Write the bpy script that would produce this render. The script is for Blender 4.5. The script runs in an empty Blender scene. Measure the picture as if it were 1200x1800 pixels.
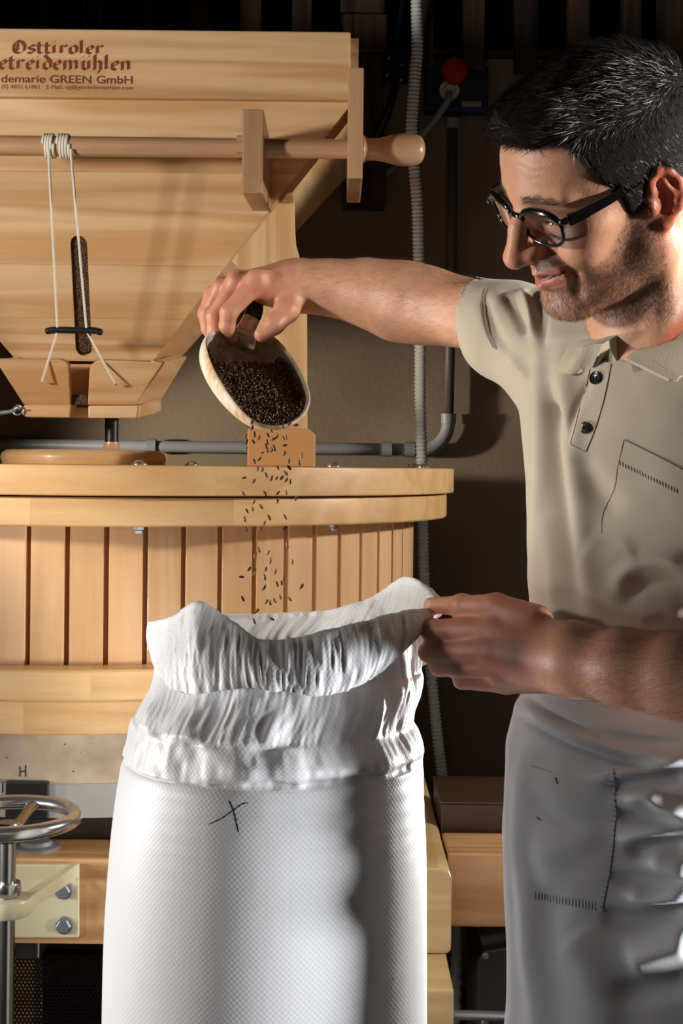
import bpy, bmesh, math
import numpy as np
from mathutils import Vector, Matrix
from mathutils.bvhtree import BVHTree

# ------------------------------------------------------------------ camera, world, lights, exposure
SC = bpy.context.scene
COL = SC.collection
FPX = 2500.0            # focal length in pixels of the 1200x1800 frame
ZC = 1.30               # camera height
ROLL = math.radians(0.6)
cam_d = bpy.data.cameras.new('camera')
cam_d.sensor_fit = 'VERTICAL'
cam_d.sensor_height = 36.0
cam_d.lens = 36.0 * FPX / 1800.0
cam_d.shift_y = -79.0 / 1800.0
cam_d.clip_start = 0.05
cam = bpy.data.objects.new('camera', cam_d)
COL.objects.link(cam)
cam.location = (0, 0, ZC)
cam.rotation_mode = 'QUATERNION'
cam.rotation_quaternion = (Matrix.Rotation(math.pi/2, 3, 'X') @ Matrix.Rotation(ROLL, 3, 'Z')).to_quaternion()
SC.camera = cam

world = bpy.data.worlds.new('world'); SC.world = world
world.use_nodes = True
world.node_tree.nodes['Background'].inputs[0].default_value = (1.0, 0.86, 0.70, 1)
world.node_tree.nodes['Background'].inputs[1].default_value = 0.005

def spot(name, loc, target, power, size, blend, color, radius):
    d = bpy.data.lights.new(name, 'SPOT')
    d.energy = power; d.spot_size = math.radians(size); d.spot_blend = blend
    d.color = color; d.shadow_soft_size = radius
    o = bpy.data.objects.new(name, d); COL.objects.link(o)
    o.location = loc
    o.rotation_mode = 'QUATERNION'
    o.rotation_quaternion = (Vector(target) - Vector(loc)).to_track_quat('-Z', 'Y')
    return o
def area(name, loc, target, power, sx, sy, color):
    d = bpy.data.lights.new(name, 'AREA')
    d.energy = power; d.shape = 'RECTANGLE'; d.size = sx; d.size_y = sy; d.color = color
    o = bpy.data.objects.new(name, d); COL.objects.link(o)
    o.location = loc
    o.rotation_mode = 'QUATERNION'
    o.rotation_quaternion = (Vector(target) - Vector(loc)).to_track_quat('-Z', 'Y')
    return o
spot('key_lamp', (-1.50, 1.22, ZC+0.34), (-0.35, 1.90, ZC+0.50), 88, 64, 0.12, (1.0, 0.945, 0.87), 0.085)
spot('added_sack_key', (-1.45, 1.69, ZC-0.42), (-0.20, 1.66, ZC-0.46), 66, 62, 0.5, (1.0, 0.97, 0.94), 0.10)  # added: key light split in two, this half for the sack
spot('added_sack_fill', (-1.30, 1.15, ZC-0.30), (-0.30, 1.90, ZC-0.40), 19, 66, 0.5, (1.0, 0.97, 0.93), 0.10)  # added weak spot that lifts the sack front, no fixture of the room
spot('back_lamp', (2.0, 2.1, ZC+0.50), (-0.1, 1.95, ZC-0.02), 140, 58, 0.3, (1.0, 0.94, 0.86), 0.06)
spot('rim_lamp', (1.35, 3.0, ZC-0.45), (0.05, 1.60, ZC-0.56), 300, 28, 0.6, (1.0, 0.98, 0.95), 0.06)
spot('side_lamp', (1.5, 1.03, ZC-0.50), (0.46, 1.40, ZC-0.46), 230, 32, 0.4, (0.94, 0.97, 1.0), 0.10)
spot('face_lamp', (1.60, 0.95, ZC+0.42), (0.33, 1.42, ZC+0.24), 135, 22, 0.3, (1.0, 0.96, 0.90), 0.04)
spot('added_wall_fill', (-1.9, 2.75, ZC+0.08), (0.05, 3.56, ZC+0.02), 190, 22, 0.7, (1.0, 0.90, 0.78), 0.06)  # added spot out of view that brightens the back wall, no fixture
area('added_soft_fill', (0.2, -0.9, ZC+0.7), (0.0, 2.0, ZC-0.2), 1.6, 1.2, 1.2, (1.0, 0.90, 0.78))  # added soft fill behind the camera, not a source in the room

SC.view_settings.view_transform = 'Standard'
SC.view_settings.look = 'None'
SC.view_settings.exposure = 0.0
SC.view_settings.gamma = 1.0
SC.view_settings.use_curve_mapping = False
SC.cycles.use_denoising = True
SC.cycles.max_bounces = 6

# ------------------------------------------------------------------ helpers
CR, SR = math.cos(ROLL), math.sin(ROLL)
def P(px, py, d):
    """world point that stands at distance d and is seen at photograph pixel (px, py)"""
    u, v = px - 600.0, py - 821.0
    uu, vv = u*CR + v*SR, -u*SR + v*CR
    return Vector((uu/FPX*d, d, ZC - vv/FPX*d))
def N3(px, py, d): return np.array(P(px, py, d))
def to_px(v):
    v = np.asarray(v)
    uu = v[:, 0]/v[:, 1]*FPX; vv = (ZC - v[:, 2])/v[:, 1]*FPX
    return uu*CR - vv*SR + 600.0, uu*SR + vv*CR + 821.0
def lin(c): 
    c = c/255.0
    return c/12.92 if c <= 0.04045 else ((c+0.055)/1.055)**2.4
def RGB(r, g, b): return (lin(r), lin(g), lin(b), 1.0)

def tag(o, label=None, cat=None, group=None, kind=None):
    if label: o['label'] = label
    if cat: o['category'] = cat
    if group: o['group'] = group
    if kind: o['kind'] = kind
    return o
def thing(name, loc, label, cat, group=None):
    o = bpy.data.objects.new(name, None); COL.objects.link(o)
    o.location = loc; o.empty_display_size = 0.05
    return tag(o, label, cat, group)
def wpos(o):
    p = Vector((0, 0, 0))
    while o is not None:
        p += Vector(o.location); o = o.parent
    return p
def obj(name, geo, mat, parent=None, smooth=False, origin=None, angle=None):
    """links one mesh object; geometry is given in world coordinates"""
    me = bpy.data.meshes.new(name)
    if isinstance(geo, bmesh.types.BMesh):
        geo.to_mesh(me); geo.free()
    else:
        me.from_pydata([tuple(v) for v in geo[0]], [], [tuple(int(i) for i in f) for f in geo[1]])
    o = bpy.data.objects.new(name, me); COL.objects.link(o)
    if origin is not None:
        me.transform(Matrix.Translation(-Vector(origin)))
        o.location = origin
    if parent is not None:
        o.parent = parent
        o.location = Vector(o.location) - wpos(parent)
    if mat is not None:
        for m in (mat if isinstance(mat, (list, tuple)) else [mat]): me.materials.append(m)
    if smooth:
        me.polygons.foreach_set('use_smooth', [True]*len(me.polygons))
        if angle: me.set_sharp_from_angle(angle=math.radians(angle))
    me.update()
    return o
def fast_mesh(name, V, F, mat, parent=None, smooth=True):
    """numpy arrays of vertices and quads/triangles (fixed size) to one object"""
    V = np.asarray(V, np.float32); F = np.asarray(F, np.int32)
    me = bpy.data.meshes.new(name)
    n, k = F.shape
    me.vertices.add(len(V)); me.vertices.foreach_set('co', V.ravel())
    me.loops.add(n*k); me.loops.foreach_set('vertex_index', F.ravel())
    me.polygons.add(n); me.polygons.foreach_set('loop_start', np.arange(0, n*k, k, dtype=np.int32))
    me.polygons.foreach_set('loop_total', np.full(n, k, np.int32))
    if smooth: me.polygons.foreach_set('use_smooth', np.ones(n, bool))
    me.update(calc_edges=True); me.validate()
    o = bpy.data.objects.new(name, me); COL.objects.link(o)
    if parent is not None:
        o.parent = parent; o.location = -wpos(parent)
    if mat is not None: me.materials.append(mat)
    return o
def point_color(o, name, cols):
    a = o.data.attributes.new(name, 'FLOAT_COLOR', 'POINT')
    c = np.ones((len(o.data.vertices), 4), np.float32); c[:, :3] = cols
    a.data.foreach_set('color', c.ravel())

def bevel(bm, w, seg=2):
    if w > 0:
        bmesh.ops.bevel(bm, geom=bm.edges[:], offset=w, offset_type='OFFSET', segments=seg, profile=0.6, affect='EDGES', clamp_overlap=True)
    return bm
def box(x0, x1, y0, y1, z0, z1, b=0.002, seg=2):
    bm = bmesh.new()
    vs = [bm.verts.new(c) for c in ((x0,y0,z0),(x1,y0,z0),(x1,y1,z0),(x0,y1,z0),(x0,y0,z1),(x1,y0,z1),(x1,y1,z1),(x0,y1,z1))]
    for f in ((3,2,1,0),(4,5,6,7),(0,1,5,4),(1,2,6,5),(2,3,7,6),(3,0,4,7)): bm.faces.new([vs[i] for i in f])
    return bevel(bm, b, seg)
def hexa(pts, b=0.002, seg=2):
    """eight corners: bottom loop of four, then top loop of four"""
    bm = bmesh.new(); vs = [bm.verts.new(p) for p in pts]
    for f in ((3,2,1,0),(4,5,6,7),(0,1,5,4),(1,2,6,5),(2,3,7,6),(3,0,4,7)): bm.faces.new([vs[i] for i in f])
    bmesh.ops.recalc_face_normals(bm, faces=bm.faces)
    return bevel(bm, b, seg)
def prism(poly, off, b=0.0015, seg=2):
    """closed outline of 3D points pushed along the vector off"""
    bm = bmesh.new(); off = Vector(off)
    a = [bm.verts.new(p) for p in poly]; c = [bm.verts.new(Vector(p)+off) for p in poly]
    bm.faces.new(a); bm.faces.new(c[::-1])
    n = len(a)
    for i in range(n): bm.faces.new((a[i], c[i], c[(i+1) % n], a[(i+1) % n]))
    bmesh.ops.recalc_face_normals(bm, faces=bm.faces)
    return bevel(bm, b, seg)
def catmull(pts, n, closed=False):
    pts = np.asarray(pts, float); m = len(pts)
    out = []
    segs = m if closed else m-1
    ts = np.linspace(0, segs, n, endpoint=not closed)
    for t in ts:
        i = min(int(t), segs-1); f = t-i
        if closed: q = [pts[(i+k-1) % m] for k in range(4)]
        else: q = [pts[min(max(i+k-1, 0), m-1)] for k in range(4)]
        out.append(0.5*((2*q[1]) + (-q[0]+q[2])*f + (2*q[0]-5*q[1]+4*q[2]-q[3])*f*f + (-q[0]+3*q[1]-3*q[2]+q[3])*f**3))
    return np.array(out)
def tube(pts, r, n=12, closed=False, flat=1.0):
    """swept round section; r is a number or one per point"""
    pts = np.asarray([tuple(p) for p in pts], float); m = len(pts)
    rr = np.full(m, r) if np.isscalar(r) else np.asarray(r, float)
    V, Fc = [], []
    prev = None
    for i in range(m):
        if closed: t = pts[(i+1) % m]-pts[i-1]
        else: t = pts[min(i+1, m-1)]-pts[max(i-1, 0)]
        t /= np.linalg.norm(t)
        if prev is None:
            a = np.array([0, 0, 1.0]) if abs(t[2]) < 0.9 else np.array([1.0, 0, 0])
            s = np.cross(t, a)
        else: s = prev - t*np.dot(prev, t)
        s /= np.linalg.norm(s); prev = s
        q = np.cross(t, s)
        for k in range(n):
            an = 2*math.pi*k/n
            V.append(pts[i] + rr[i]*(math.cos(an)*s + flat*math.sin(an)*q))
    for i in range(m if closed else m-1):
        j = (i+1) % m
        for k in range(n):
            k2 = (k+1) % n
            Fc.append((i*n+k, i*n+k2, j*n+k2, j*n+k))
    if not closed:
        Fc.append(tuple(range(n-1, -1, -1))); Fc.append(tuple((m-1)*n+k for k in range(n)))
    return V, Fc
def merge(*gs):
    V, F = [], []
    for v, f in gs:
        o = len(V); V += [tuple(q) for q in v]; F += [tuple(i+o for i in t) for t in f]
    return V, F
def lathe(profile, base, axis, n=32):
    """profile of (along, radius) about the axis through base"""
    ax = Vector(axis).normalized()
    s = ax.cross(Vector((0, 0, 1)) if abs(ax.z) < 0.9 else Vector((1, 0, 0))).normalized(); q = ax.cross(s)
    V, F = [], []
    base = Vector(base)
    for a, r in profile:
        for k in range(n):
            an = 2*math.pi*k/n
            V.append(base + ax*a + (s*math.cos(an)+q*math.sin(an))*r)
    m = len(profile)
    for i in range(m-1):
        for k in range(n):
            k2 = (k+1) % n
            F.append((i*n+k, (i+1)*n+k, (i+1)*n+k2, i*n+k2))
    F.append(tuple(range(n))); F.append(tuple((m-1)*n+k for k in range(n-1, -1, -1)))
    return V, F
def hash3(i, seed):
    h = np.sin(i[..., 0]*127.1 + i[..., 1]*311.7 + i[..., 2]*74.7 + seed*19.19)*43758.5453
    return h-np.floor(h)
def vnoise(p, seed=0.0):
    p = np.asarray(p, float); i = np.floor(p); f = p-i; f = f*f*(3-2*f)
    r = 0
    for a in (0, 1):
        for b in (0, 1):
            for c in (0, 1):
                w = (f[..., 0] if a else 1-f[..., 0])*(f[..., 1] if b else 1-f[..., 1])*(f[..., 2] if c else 1-f[..., 2])
                r = r + w*hash3(i+np.array([a, b, c]), seed)
    return r*2-1

# ------------------------------------------------------------------ materials
def new_mat(name):
    m = bpy.data.materials.new(name); m.use_nodes = True
    nt = m.node_tree; return m, nt, nt.nodes['Principled BSDF']
def plain(name, col, rough=0.5, metal=0.0, bump=0.0, bscale=60.0, var=0.0, spec=0.5, coat=0.0):
    m, nt, b = new_mat(name)
    b.inputs['Base Color'].default_value = col
    b.inputs['Roughness'].default_value = rough; b.inputs['Metallic'].default_value = metal
    b.inputs['Specular IOR Level'].default_value = spec
    b.inputs['Coat Weight'].default_value = coat
    if bump or var:
        tc = nt.nodes.new('ShaderNodeTexCoord')
        nz = nt.nodes.new('ShaderNodeTexNoise'); nz.inputs['Scale'].default_value = bscale; nz.inputs['Detail'].default_value = 5
        nt.links.new(tc.outputs['Object'], nz.inputs['Vector'])
        if bump:
            bp = nt.nodes.new('ShaderNodeBump'); bp.inputs['Strength'].default_value = bump; bp.inputs['Distance'].default_value = 0.002
            nt.links.new(nz.outputs['Fac'], bp.inputs['Height']); nt.links.new(bp.outputs['Normal'], b.inputs['Normal'])
        if var:
            n2 = nt.nodes.new('ShaderNodeTexNoise'); n2.inputs['Scale'].default_value = bscale*0.12; n2.inputs['Detail'].default_value = 6
            nt.links.new(tc.outputs['Object'], n2.inputs['Vector'])
            mx = nt.nodes.new('ShaderNodeMix'); mx.data_type = 'RGBA'
            mx.inputs['A'].default_value = tuple(c*(1-var) for c in col[:3])+(1,)
            mx.inputs['B'].default_value = tuple(min(1, c*(1+var)) for c in col[:3])+(1,)
            nt.links.new(n2.outputs['Fac'], mx.inputs['Factor']); nt.links.new(mx.outputs['Result'], b.inputs['Base Color'])
    return m
def wood(name, light, dark, axis='X', rough=0.42, scale=1.0, contrast=1.0, coat=0.0, bump=0.15, vary=0.16):
    """boards with long soft growth lines along the axis; every object gets its own cut of the tree"""
    m, nt, b = new_mat(name)
    N, L = nt.nodes.new, nt.links.new
    tc = N('ShaderNodeTexCoord'); oi = N('ShaderNodeObjectInfo')
    off = N('ShaderNodeVectorMath'); off.operation = 'MULTIPLY_ADD'
    off.inputs[1].default_value = (1, 1, 1)
    mul = N('ShaderNodeMath'); mul.operation = 'MULTIPLY'; mul.inputs[1].default_value = 37.0
    L(oi.outputs['Random'], mul.inputs[0])
    L(tc.outputs['Object'], off.inputs[0]); L(mul.outputs[0], off.inputs[2])
    mp = N('ShaderNodeMapping')
    sc = {'X': (0.8, 13, 13), 'Y': (13, 0.8, 13), 'Z': (13, 13, 0.8)}[axis]
    mp.inputs['Scale'].default_value = tuple(s*scale for s in sc)
    L(off.outputs[0], mp.inputs['Vector'])
    n1 = N('ShaderNodeTexNoise'); n1.inputs['Scale'].default_value = 1.0; n1.inputs['Detail'].default_value = 2.5; n1.inputs['Distortion'].default_value = 0.35
    L(mp.outputs[0], n1.inputs['Vector'])
    rg = N('ShaderNodeMath'); rg.operation = 'MULTIPLY'; rg.inputs[1].default_value = 26.0
    L(n1.outputs['Fac'], rg.inputs[0])
    sn = N('ShaderNodeMath'); sn.operation = 'SINE'; L(rg.outputs[0], sn.inputs[0])
    mp2 = N('ShaderNodeMapping'); mp2.inputs['Scale'].default_value = tuple(s*scale*22 for s in sc)
    L(off.outputs[0], mp2.inputs['Vector'])
    n2 = N('ShaderNodeTexNoise'); n2.inputs['Scale'].default_value = 1.0; n2.inputs['Detail'].default_value = 3
    L(mp2.outputs[0], n2.inputs['Vector'])
    s2 = N('ShaderNodeMath'); s2.operation = 'MULTIPLY_ADD'; s2.inputs[1].default_value = 0.30*contrast; s2.inputs[2].default_value = 0.42
    L(sn.outputs[0], s2.inputs[0])
    s3 = N('ShaderNodeMath'); s3.operation = 'MULTIPLY_ADD'; s3.inputs[1].default_value = 0.35
    L(n2.outputs['Fac'], s3.inputs[0]); L(s2.outputs[0], s3.inputs[2])
    rp = N('ShaderNodeValToRGB')
    rp.color_ramp.elements[0].position = 0.20; rp.color_ramp.elements[0].color = light
    rp.color_ramp.elements[1].position = 1.0; rp.color_ramp.elements[1].color = dark
    L(s3.outputs[0], rp.inputs['Fac'])
    hs = N('ShaderNodeHueSaturation')
    v1 = N('ShaderNodeMath'); v1.operation = 'MULTIPLY_ADD'; v1.inputs[1].default_value = vary; v1.inputs[2].default_value = 1-vary*0.5
    L(oi.outputs['Random'], v1.inputs[0]); L(v1.outputs[0], hs.inputs['Value'])
    L(rp.outputs[0], hs.inputs['Color']); L(hs.outputs[0], b.inputs['Base Color'])
    b.inputs['Roughness'].default_value = rough; b.inputs['Coat Weight'].default_value = coat
    bp = N('ShaderNodeBump'); bp.inputs['Strength'].default_value = bump; bp.inputs['Distance'].default_value = 0.001
    L(s3.outputs[0], bp.inputs['Height']); L(bp.outputs[0], b.inputs['Normal'])
    return m
PINE_L, PINE_D = RGB(226, 191, 146), RGB(200, 152, 100)
pine = {a: wood('pine_'+a, PINE_L, PINE_D, a) for a in 'XYZ'}
stave_wood = wood('stave_pine', RGB(224, 184, 140), RGB(204, 154, 102), 'Z', contrast=0.5, coat=0.15)
rim_wood = wood('rim_pine', RGB(228, 190, 138), RGB(204, 154, 98), 'X', contrast=0.6, coat=0.2, scale=0.8)
beech = {a: wood('beech_'+a, RGB(205, 165, 128), RGB(172, 126, 90), a, contrast=0.5, rough=0.35, coat=0.2) for a in 'XYZ'}
frame_wood = wood('frame_timber', RGB(202, 160, 112), RGB(160, 114, 70), 'X', contrast=0.8)
cream_wood = wood('cream_timber', RGB(206, 178, 130), RGB(176, 142, 96), 'X', contrast=0.5)
dark_wood = {a: wood('old_oak_'+a, RGB(78, 54, 36), RGB(34, 22, 14), a, rough=0.8, contrast=1.2, bump=0.5) for a in 'XYZ'}
gap_wood = wood('groove_wood', RGB(184, 124, 66), RGB(150, 96, 50), 'Z', contrast=0.5)
steel = plain('brushed_steel', RGB(170, 168, 165), 0.28, 1.0, bump=0.05, bscale=300)
chrome = plain('polished_steel', RGB(200, 198, 196), 0.22, 0.85)
zinc = plain('zinc_plated', RGB(150, 154, 158), 0.45, 0.75)
black_plastic = plain('black_plastic', RGB(20, 19, 18), 0.4, bump=0.1, bscale=200)
cord_mat = plain('white_cord', RGB(236, 230, 214), 0.8, bump=0.4, bscale=900)
cream_paint = plain('cream_paint', RGB(208, 198, 164), 0.35, bump=0.05, bscale=250, var=0.04)
# ------------------------------------------------------------------ the room
FLOOR_Z = 0.0
WALL_Y = 3.56
def plaster():
    m, nt, b = new_mat('brown_plaster')
    N, L = nt.nodes.new, nt.links.new
    tc = N('ShaderNodeTexCoord')
    n1 = N('ShaderNodeTexNoise'); n1.inputs['Scale'].default_value = 2.2; n1.inputs['Detail'].default_value = 7
    n2 = N('ShaderNodeTexNoise'); n2.inputs['Scale'].default_value = 90; n2.inputs['Detail'].default_value = 5
    L(tc.outputs['Object'], n1.inputs['Vector']); L(tc.outputs['Object'], n2.inputs['Vector'])
    rp = N('ShaderNodeValToRGB')
    rp.color_ramp.elements[0].position = 0.3; rp.color_ramp.elements[0].color = RGB(122, 104, 84)
    rp.color_ramp.elements[1].position = 0.7; rp.color_ramp.elements[1].color = RGB(146, 126, 104)
    L(n1.outputs['Fac'], rp.inputs['Fac']); L(rp.outputs[0], b.inputs['Base Color'])
    b.inputs['Roughness'].default_value = 0.9
    bp = N('ShaderNodeBump'); bp.inputs['Strength'].default_value = 0.3; bp.inputs['Distance'].default_value = 0.003
    L(n2.outputs['Fac'], bp.inputs['Height']); L(bp.outputs[0], b.inputs['Normal'])
    return m
plaster_m = plaster()
WTOP = P(900, 96, WALL_Y).z
tag(obj('wall_back', box(-2.6, 2.6, WALL_Y, WALL_Y+0.15, FLOOR_Z, WTOP, 0), plaster_m), 'brown plastered back wall behind the grain mill', kind='structure')
concrete = plain('concrete_floor', RGB(96, 88, 80), 0.85, bump=0.3, bscale=40, var=0.15)
tag(obj('floor', box(-2.6, 2.6, -1.6, WALL_Y+1.35, -0.1, FLOOR_Z, 0), concrete), 'grey concrete floor of the mill room', kind='structure')
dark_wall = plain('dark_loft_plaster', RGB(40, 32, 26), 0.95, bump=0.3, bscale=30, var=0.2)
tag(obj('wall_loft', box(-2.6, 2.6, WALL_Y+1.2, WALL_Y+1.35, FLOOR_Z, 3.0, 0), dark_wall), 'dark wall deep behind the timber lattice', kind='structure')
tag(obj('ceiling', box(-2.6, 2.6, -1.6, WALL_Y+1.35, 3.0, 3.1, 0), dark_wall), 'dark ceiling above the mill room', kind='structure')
# old oak lattice standing on the back wall
LY = WALL_Y - 0.10
lat = thing('oak_lattice', (0, LY, WTOP), 'dark old oak slat lattice with black gaps above the mill', 'lattice')
for x0, x1 in ((-40, -4), (52, 88), (144, 180), (237, 273), (330, 367), (422, 459), (513, 548), (740, 762), (815, 852), (907, 946), (1000, 1036), (1096, 1128), (1160, 1215)):
    a, b = P(x0, 40, LY), P(x1, 40, LY)
    zb = P(x0, 52 if x0 < 600 else 100, LY).z - 0.03
    obj('slat', box(a.x, b.x, LY, LY+0.05, zb, 2.75, 0.003), dark_wood['Z'], lat)
a, b = P(-60, 40, LY), P(602, 47, LY)
obj('rail', box(a.x, b.x, LY+0.05, LY+0.10, P(300, 62, LY).z-0.05, P(300, 40, LY).z, 0.003), dark_wood['X'], lat)
a, b = P(677, 70, LY), P(1260, 70, LY)
obj('rail', box(a.x, b.x, LY+0.05, LY+0.10, WTOP, P(900, 84, LY).z, 0.003), dark_wood['X'], lat)
post_ys = [(-160, 24), (26, 94), (96, 282), (284, 352)]
for i, (ya, yb) in enumerate(post_ys):
    a, b = P(600, ya, LY-0.05), P(676, yb, LY-0.05)
    dx = (0.0, 0.004, -0.003, 0.002)[i]
    obj('post_block', box(a.x+dx, b.x+dx, LY-0.06, WALL_Y-0.001 if i == 3 else LY+0.05, b.z, a.z, 0.004), dark_wood['Z'], lat)

# ------------------------------------------------------------------ the grain mill tub
BC = Vector((-0.454, 2.80, ZC))
def arc_block(r0, r1, a0, a1, z0, z1, n=6, b=0.002, cx=BC.x, cy=BC.y):
    """a segment of a ring; angle 0 faces the camera, + to the right; r0 = 0 makes a wedge"""
    poly = []
    for k in range(n+1):
        a = a0+(a1-a0)*k/n; poly.append((cx+r1*math.sin(a), cy-r1*math.cos(a), z0))
    if r0 <= 1e-6: poly.append((cx, cy, z0))
    else:
        for k in range(n, -1, -1):
            a = a0+(a1-a0)*k/n; poly.append((cx+r0*math.sin(a), cy-r0*math.cos(a), z0))
    bm = prism(poly, (0, 0, z1-z0), 0)
    rr = lambda v: math.hypot(v.co.x-cx, v.co.y-cy)
    es = [e for e in bm.edges if abs(e.verts[0].co.z-e.verts[1].co.z) < 1e-6 and abs(rr(e.verts[0])-r1) < 1e-4 and abs(rr(e.verts[1])-r1) < 1e-4]
    if n == 2: es += [e for e in bm.edges if abs(e.verts[0].co.z-e.verts[1].co.z) > 1e-3 and rr(e.verts[0]) > r1-1e-4 and len([l for l in e.link_faces if abs(l.normal.z) < 0.5]) == 2 and e.calc_face_angle(0) > 0.6]
    bmesh.ops.bevel(bm, geom=es, offset=b, offset_type='OFFSET', segments=3, profile=0.6, affect='EDGES', clamp_overlap=True)
    return bm
def bolt_dome(p, r=0.011, h=0.008):
    return lathe([(0, r*1.25), (h*0.25, r*1.25), (h*0.3, r), (h*0.8, r*0.75), (h, r*0.3)], p, (0, 0, 1), 14)
Z_LT, Z_LB, Z_BB, Z_RT, Z_RB, Z_BASE, Z_ST, Z_HOOP = [ZC+v for v in (0.0, -0.0470, -0.0945, -0.312, -0.361, -0.418, -0.50, -0.552)]
tub = thing('mill_tub', (BC.x, BC.y, Z_BASE), 'round pale pine mill tub of upright staves between glued rims', 'grain mill')
NS = 62; PITCH = 2*math.pi/NS
for k in range(NS):
    c = k*PITCH
    if math.cos(c) < -0.35: continue
    obj('stave', arc_block(0.568, 0.596, c-PITCH*0.435, c+PITCH*0.435, Z_RT-0.004, Z_BB+0.004, 2, 0.0022), stave_wood, tub)
def ring(r0, r1, z0, z1, n=72):
    V, F = lathe([(0, r0), (0, r1), (z1-z0, r1), (z1-z0, r0), (0, r0)], (BC.x, BC.y, z0), (0, 0, 1), n)
    return V, F[:-2]
obj('groove_shell', ring(0.555, 0.584, Z_RT-0.004, Z_BB+0.004), gap_wood, tub, True, angle=40)
def ring_segments(name, r0, r1, z0, z1, joints, mat, b):
    for a0, a1 in zip(joints[:-1], joints[1:]):
        obj(name, arc_block(r0, r1, a0+0.00012, a1-0.00012, z0, z1, 10, b), mat, tub, True, angle=32)
pi = math.pi
ring_segments('rim_segment', 0.50, 0.660, Z_BB, Z_LB-0.0025, [-pi*0.75, -1.2, -0.62, -0.02, 0.45, 0.86, 1.3, 1.75, 2.3, pi*1.25], rim_wood, 0.006)
ring_segments('foot_segment', 0.50, 0.647, Z_RB, Z_RT, [-pi*0.75, -1.1, -0.5, 0.12, 0.7, 1.1, 1.5, 2.0, pi*1.25], rim_wood, 0.008)
ring_segments('base_segment', 0.45, 0.612, Z_BASE, Z_RB-0.004, [-pi*0.75, -1.1, -0.36, -0.05, 0.55, 1.1, 1.6, 2.1, pi*1.25], rim_wood, 0.005)
for px, py in ((245, 931), (582, 929)):
    a = math.asin(((px-600)/FPX*2.2-BC.x)/0.62)
    p = (BC.x+0.626*math.sin(a), BC.y-0.626*math.cos(a), Z_BB+0.001)
    obj('bolt', lathe([(0, 0.009), (0.006, 0.009), (0.0075, 0.006), (0.012, 0.0055)], p, (0, 0, -1), 6), zinc, tub)
lid = thing('tub_lid', (BC.x, BC.y, Z_LB), 'round pale pine lid of glued wedges lying on the mill tub', 'lid')
jl = [-pi, -2.3, -1.6, -0.95, -0.28, 0.40, 0.93, 1.5, 2.2, pi]
for a0, a1 in zip(jl[:-1], jl[1:]):
    obj('wedge', arc_block(0.02, 0.673, a0+0.0001, a1-0.0001, Z_LB, Z_LT-0.0005, 14, 0.004), rim_wood, lid, True, angle=32)
for px, d in ((245, 2.33), (337, 2.75), (585, 2.45), (727, 2.6), (743, 2.55)):
    p = P(px, 821, d)
    obj('nut', bolt_dome((p.x, p.y, Z_LT)), chrome, lid, True, angle=40)
# round cover, spindle
cp = P(149, 800, 2.58)
cov = lathe([(0, 0.146), (0.012, 0.1495), (0.020, 0.147), (0.0255, 0.139), (0.026, 0.02)], (cp.x, cp.y, Z_LT), (0, 0, 1), 64)
tag(obj('eye_cover', cov, rim_wood, None, True, (cp.x, cp.y, Z_LT), 50), 'small round pine cover with rounded edge lying on the tub lid', 'cover')
sp = P(196, 790, 2.66)
spin = thing('damsel_spindle', (sp.x, sp.y, Z_LT), 'black upright spindle with a pale wooden collar under the feed shoe', 'spindle')
zc0 = Z_LT+0.0262
obj('collar', lathe([(0, 0.0145), (0.002, 0.0155), (P(196, 777, 2.66).z-zc0, 0.014)], (sp.x, sp.y, zc0), (0, 0, 1), 24), beech['Z'], spin, True, angle=50)
obj('shaft', lathe([(0, 0.0128), (0.05, 0.0128)], (sp.x, sp.y, P(196, 777, 2.66).z), (0, 0, 1), 24), black_plastic, spin, True, angle=50)

# bedstone under the tub
def stone_mat():
    m, nt, b = new_mat('mill_stone')
    N, L = nt.nodes.new, nt.links.new
    tc = N('ShaderNodeTexCoord')
    n1 = N('ShaderNodeTexNoise'); n1.inputs['Scale'].default_value = 14; n1.inputs['Detail'].default_value = 8
    vo = N('ShaderNodeTexVoronoi'); vo.inputs['Scale'].default_value = 75
    L(tc.outputs['Object'], n1.inputs['Vector']); L(tc.outputs['Object'], vo.inputs['Vector'])
    rp = N('ShaderNodeValToRGB')
    rp.color_ramp.elements[0].position = 0.3; rp.color_ramp.elements[0].color = RGB(150, 128, 104)
    rp.color_ramp.elements[1].position = 0.7; rp.color_ramp.elements[1].color = RGB(192, 172, 148)
    L(n1.outputs['Fac'], rp.inputs['Fac'])
    pr = N('ShaderNodeValToRGB'); pr.color_ramp.elements[0].position = 0.05; pr.color_ramp.elements[1].position = 0.13
    L(vo.outputs['Distance'], pr.inputs['Fac'])
    hole = N('ShaderNodeMath'); hole.operation = 'LESS_THAN'; hole.inputs[1].default_value = 0.72
    sep = N('ShaderNodeSeparateColor'); L(vo.outputs['Color'], sep.inputs[0]); L(sep.outputs[0], hole.inputs[0])
    mxm = N('ShaderNodeMath'); mxm.operation = 'MAXIMUM'; L(pr.outputs[0], mxm.inputs[0]); L(hole.outputs[0], mxm.inputs[1])
    mx = N('ShaderNodeMix'); mx.data_type = 'RGBA'; mx.inputs['A'].default_value = RGB(66, 52, 42)
    L(mxm.outputs[0], mx.inputs['Factor']); L(rp.outputs[0], mx.inputs['B']); L(mx.outputs['Result'], b.inputs['Base Color'])
    bp = N('ShaderNodeBump'); bp.inputs['Strength'].default_value = 0.6; bp.inputs['Distance'].default_value = 0.002
    L(mxm.outputs[0], bp.inputs['Height']); L(bp.outputs[0], b.inputs['Normal']); b.inputs['Roughness'].default_value = 0.9
    return m
SR_ = 0.575
stone = thing('bed_stone', (BC.x, BC.y, Z_HOOP), 'beige pitted bed stone with steel hoop under the tub, marked with a letter', 'mill stone')
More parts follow.
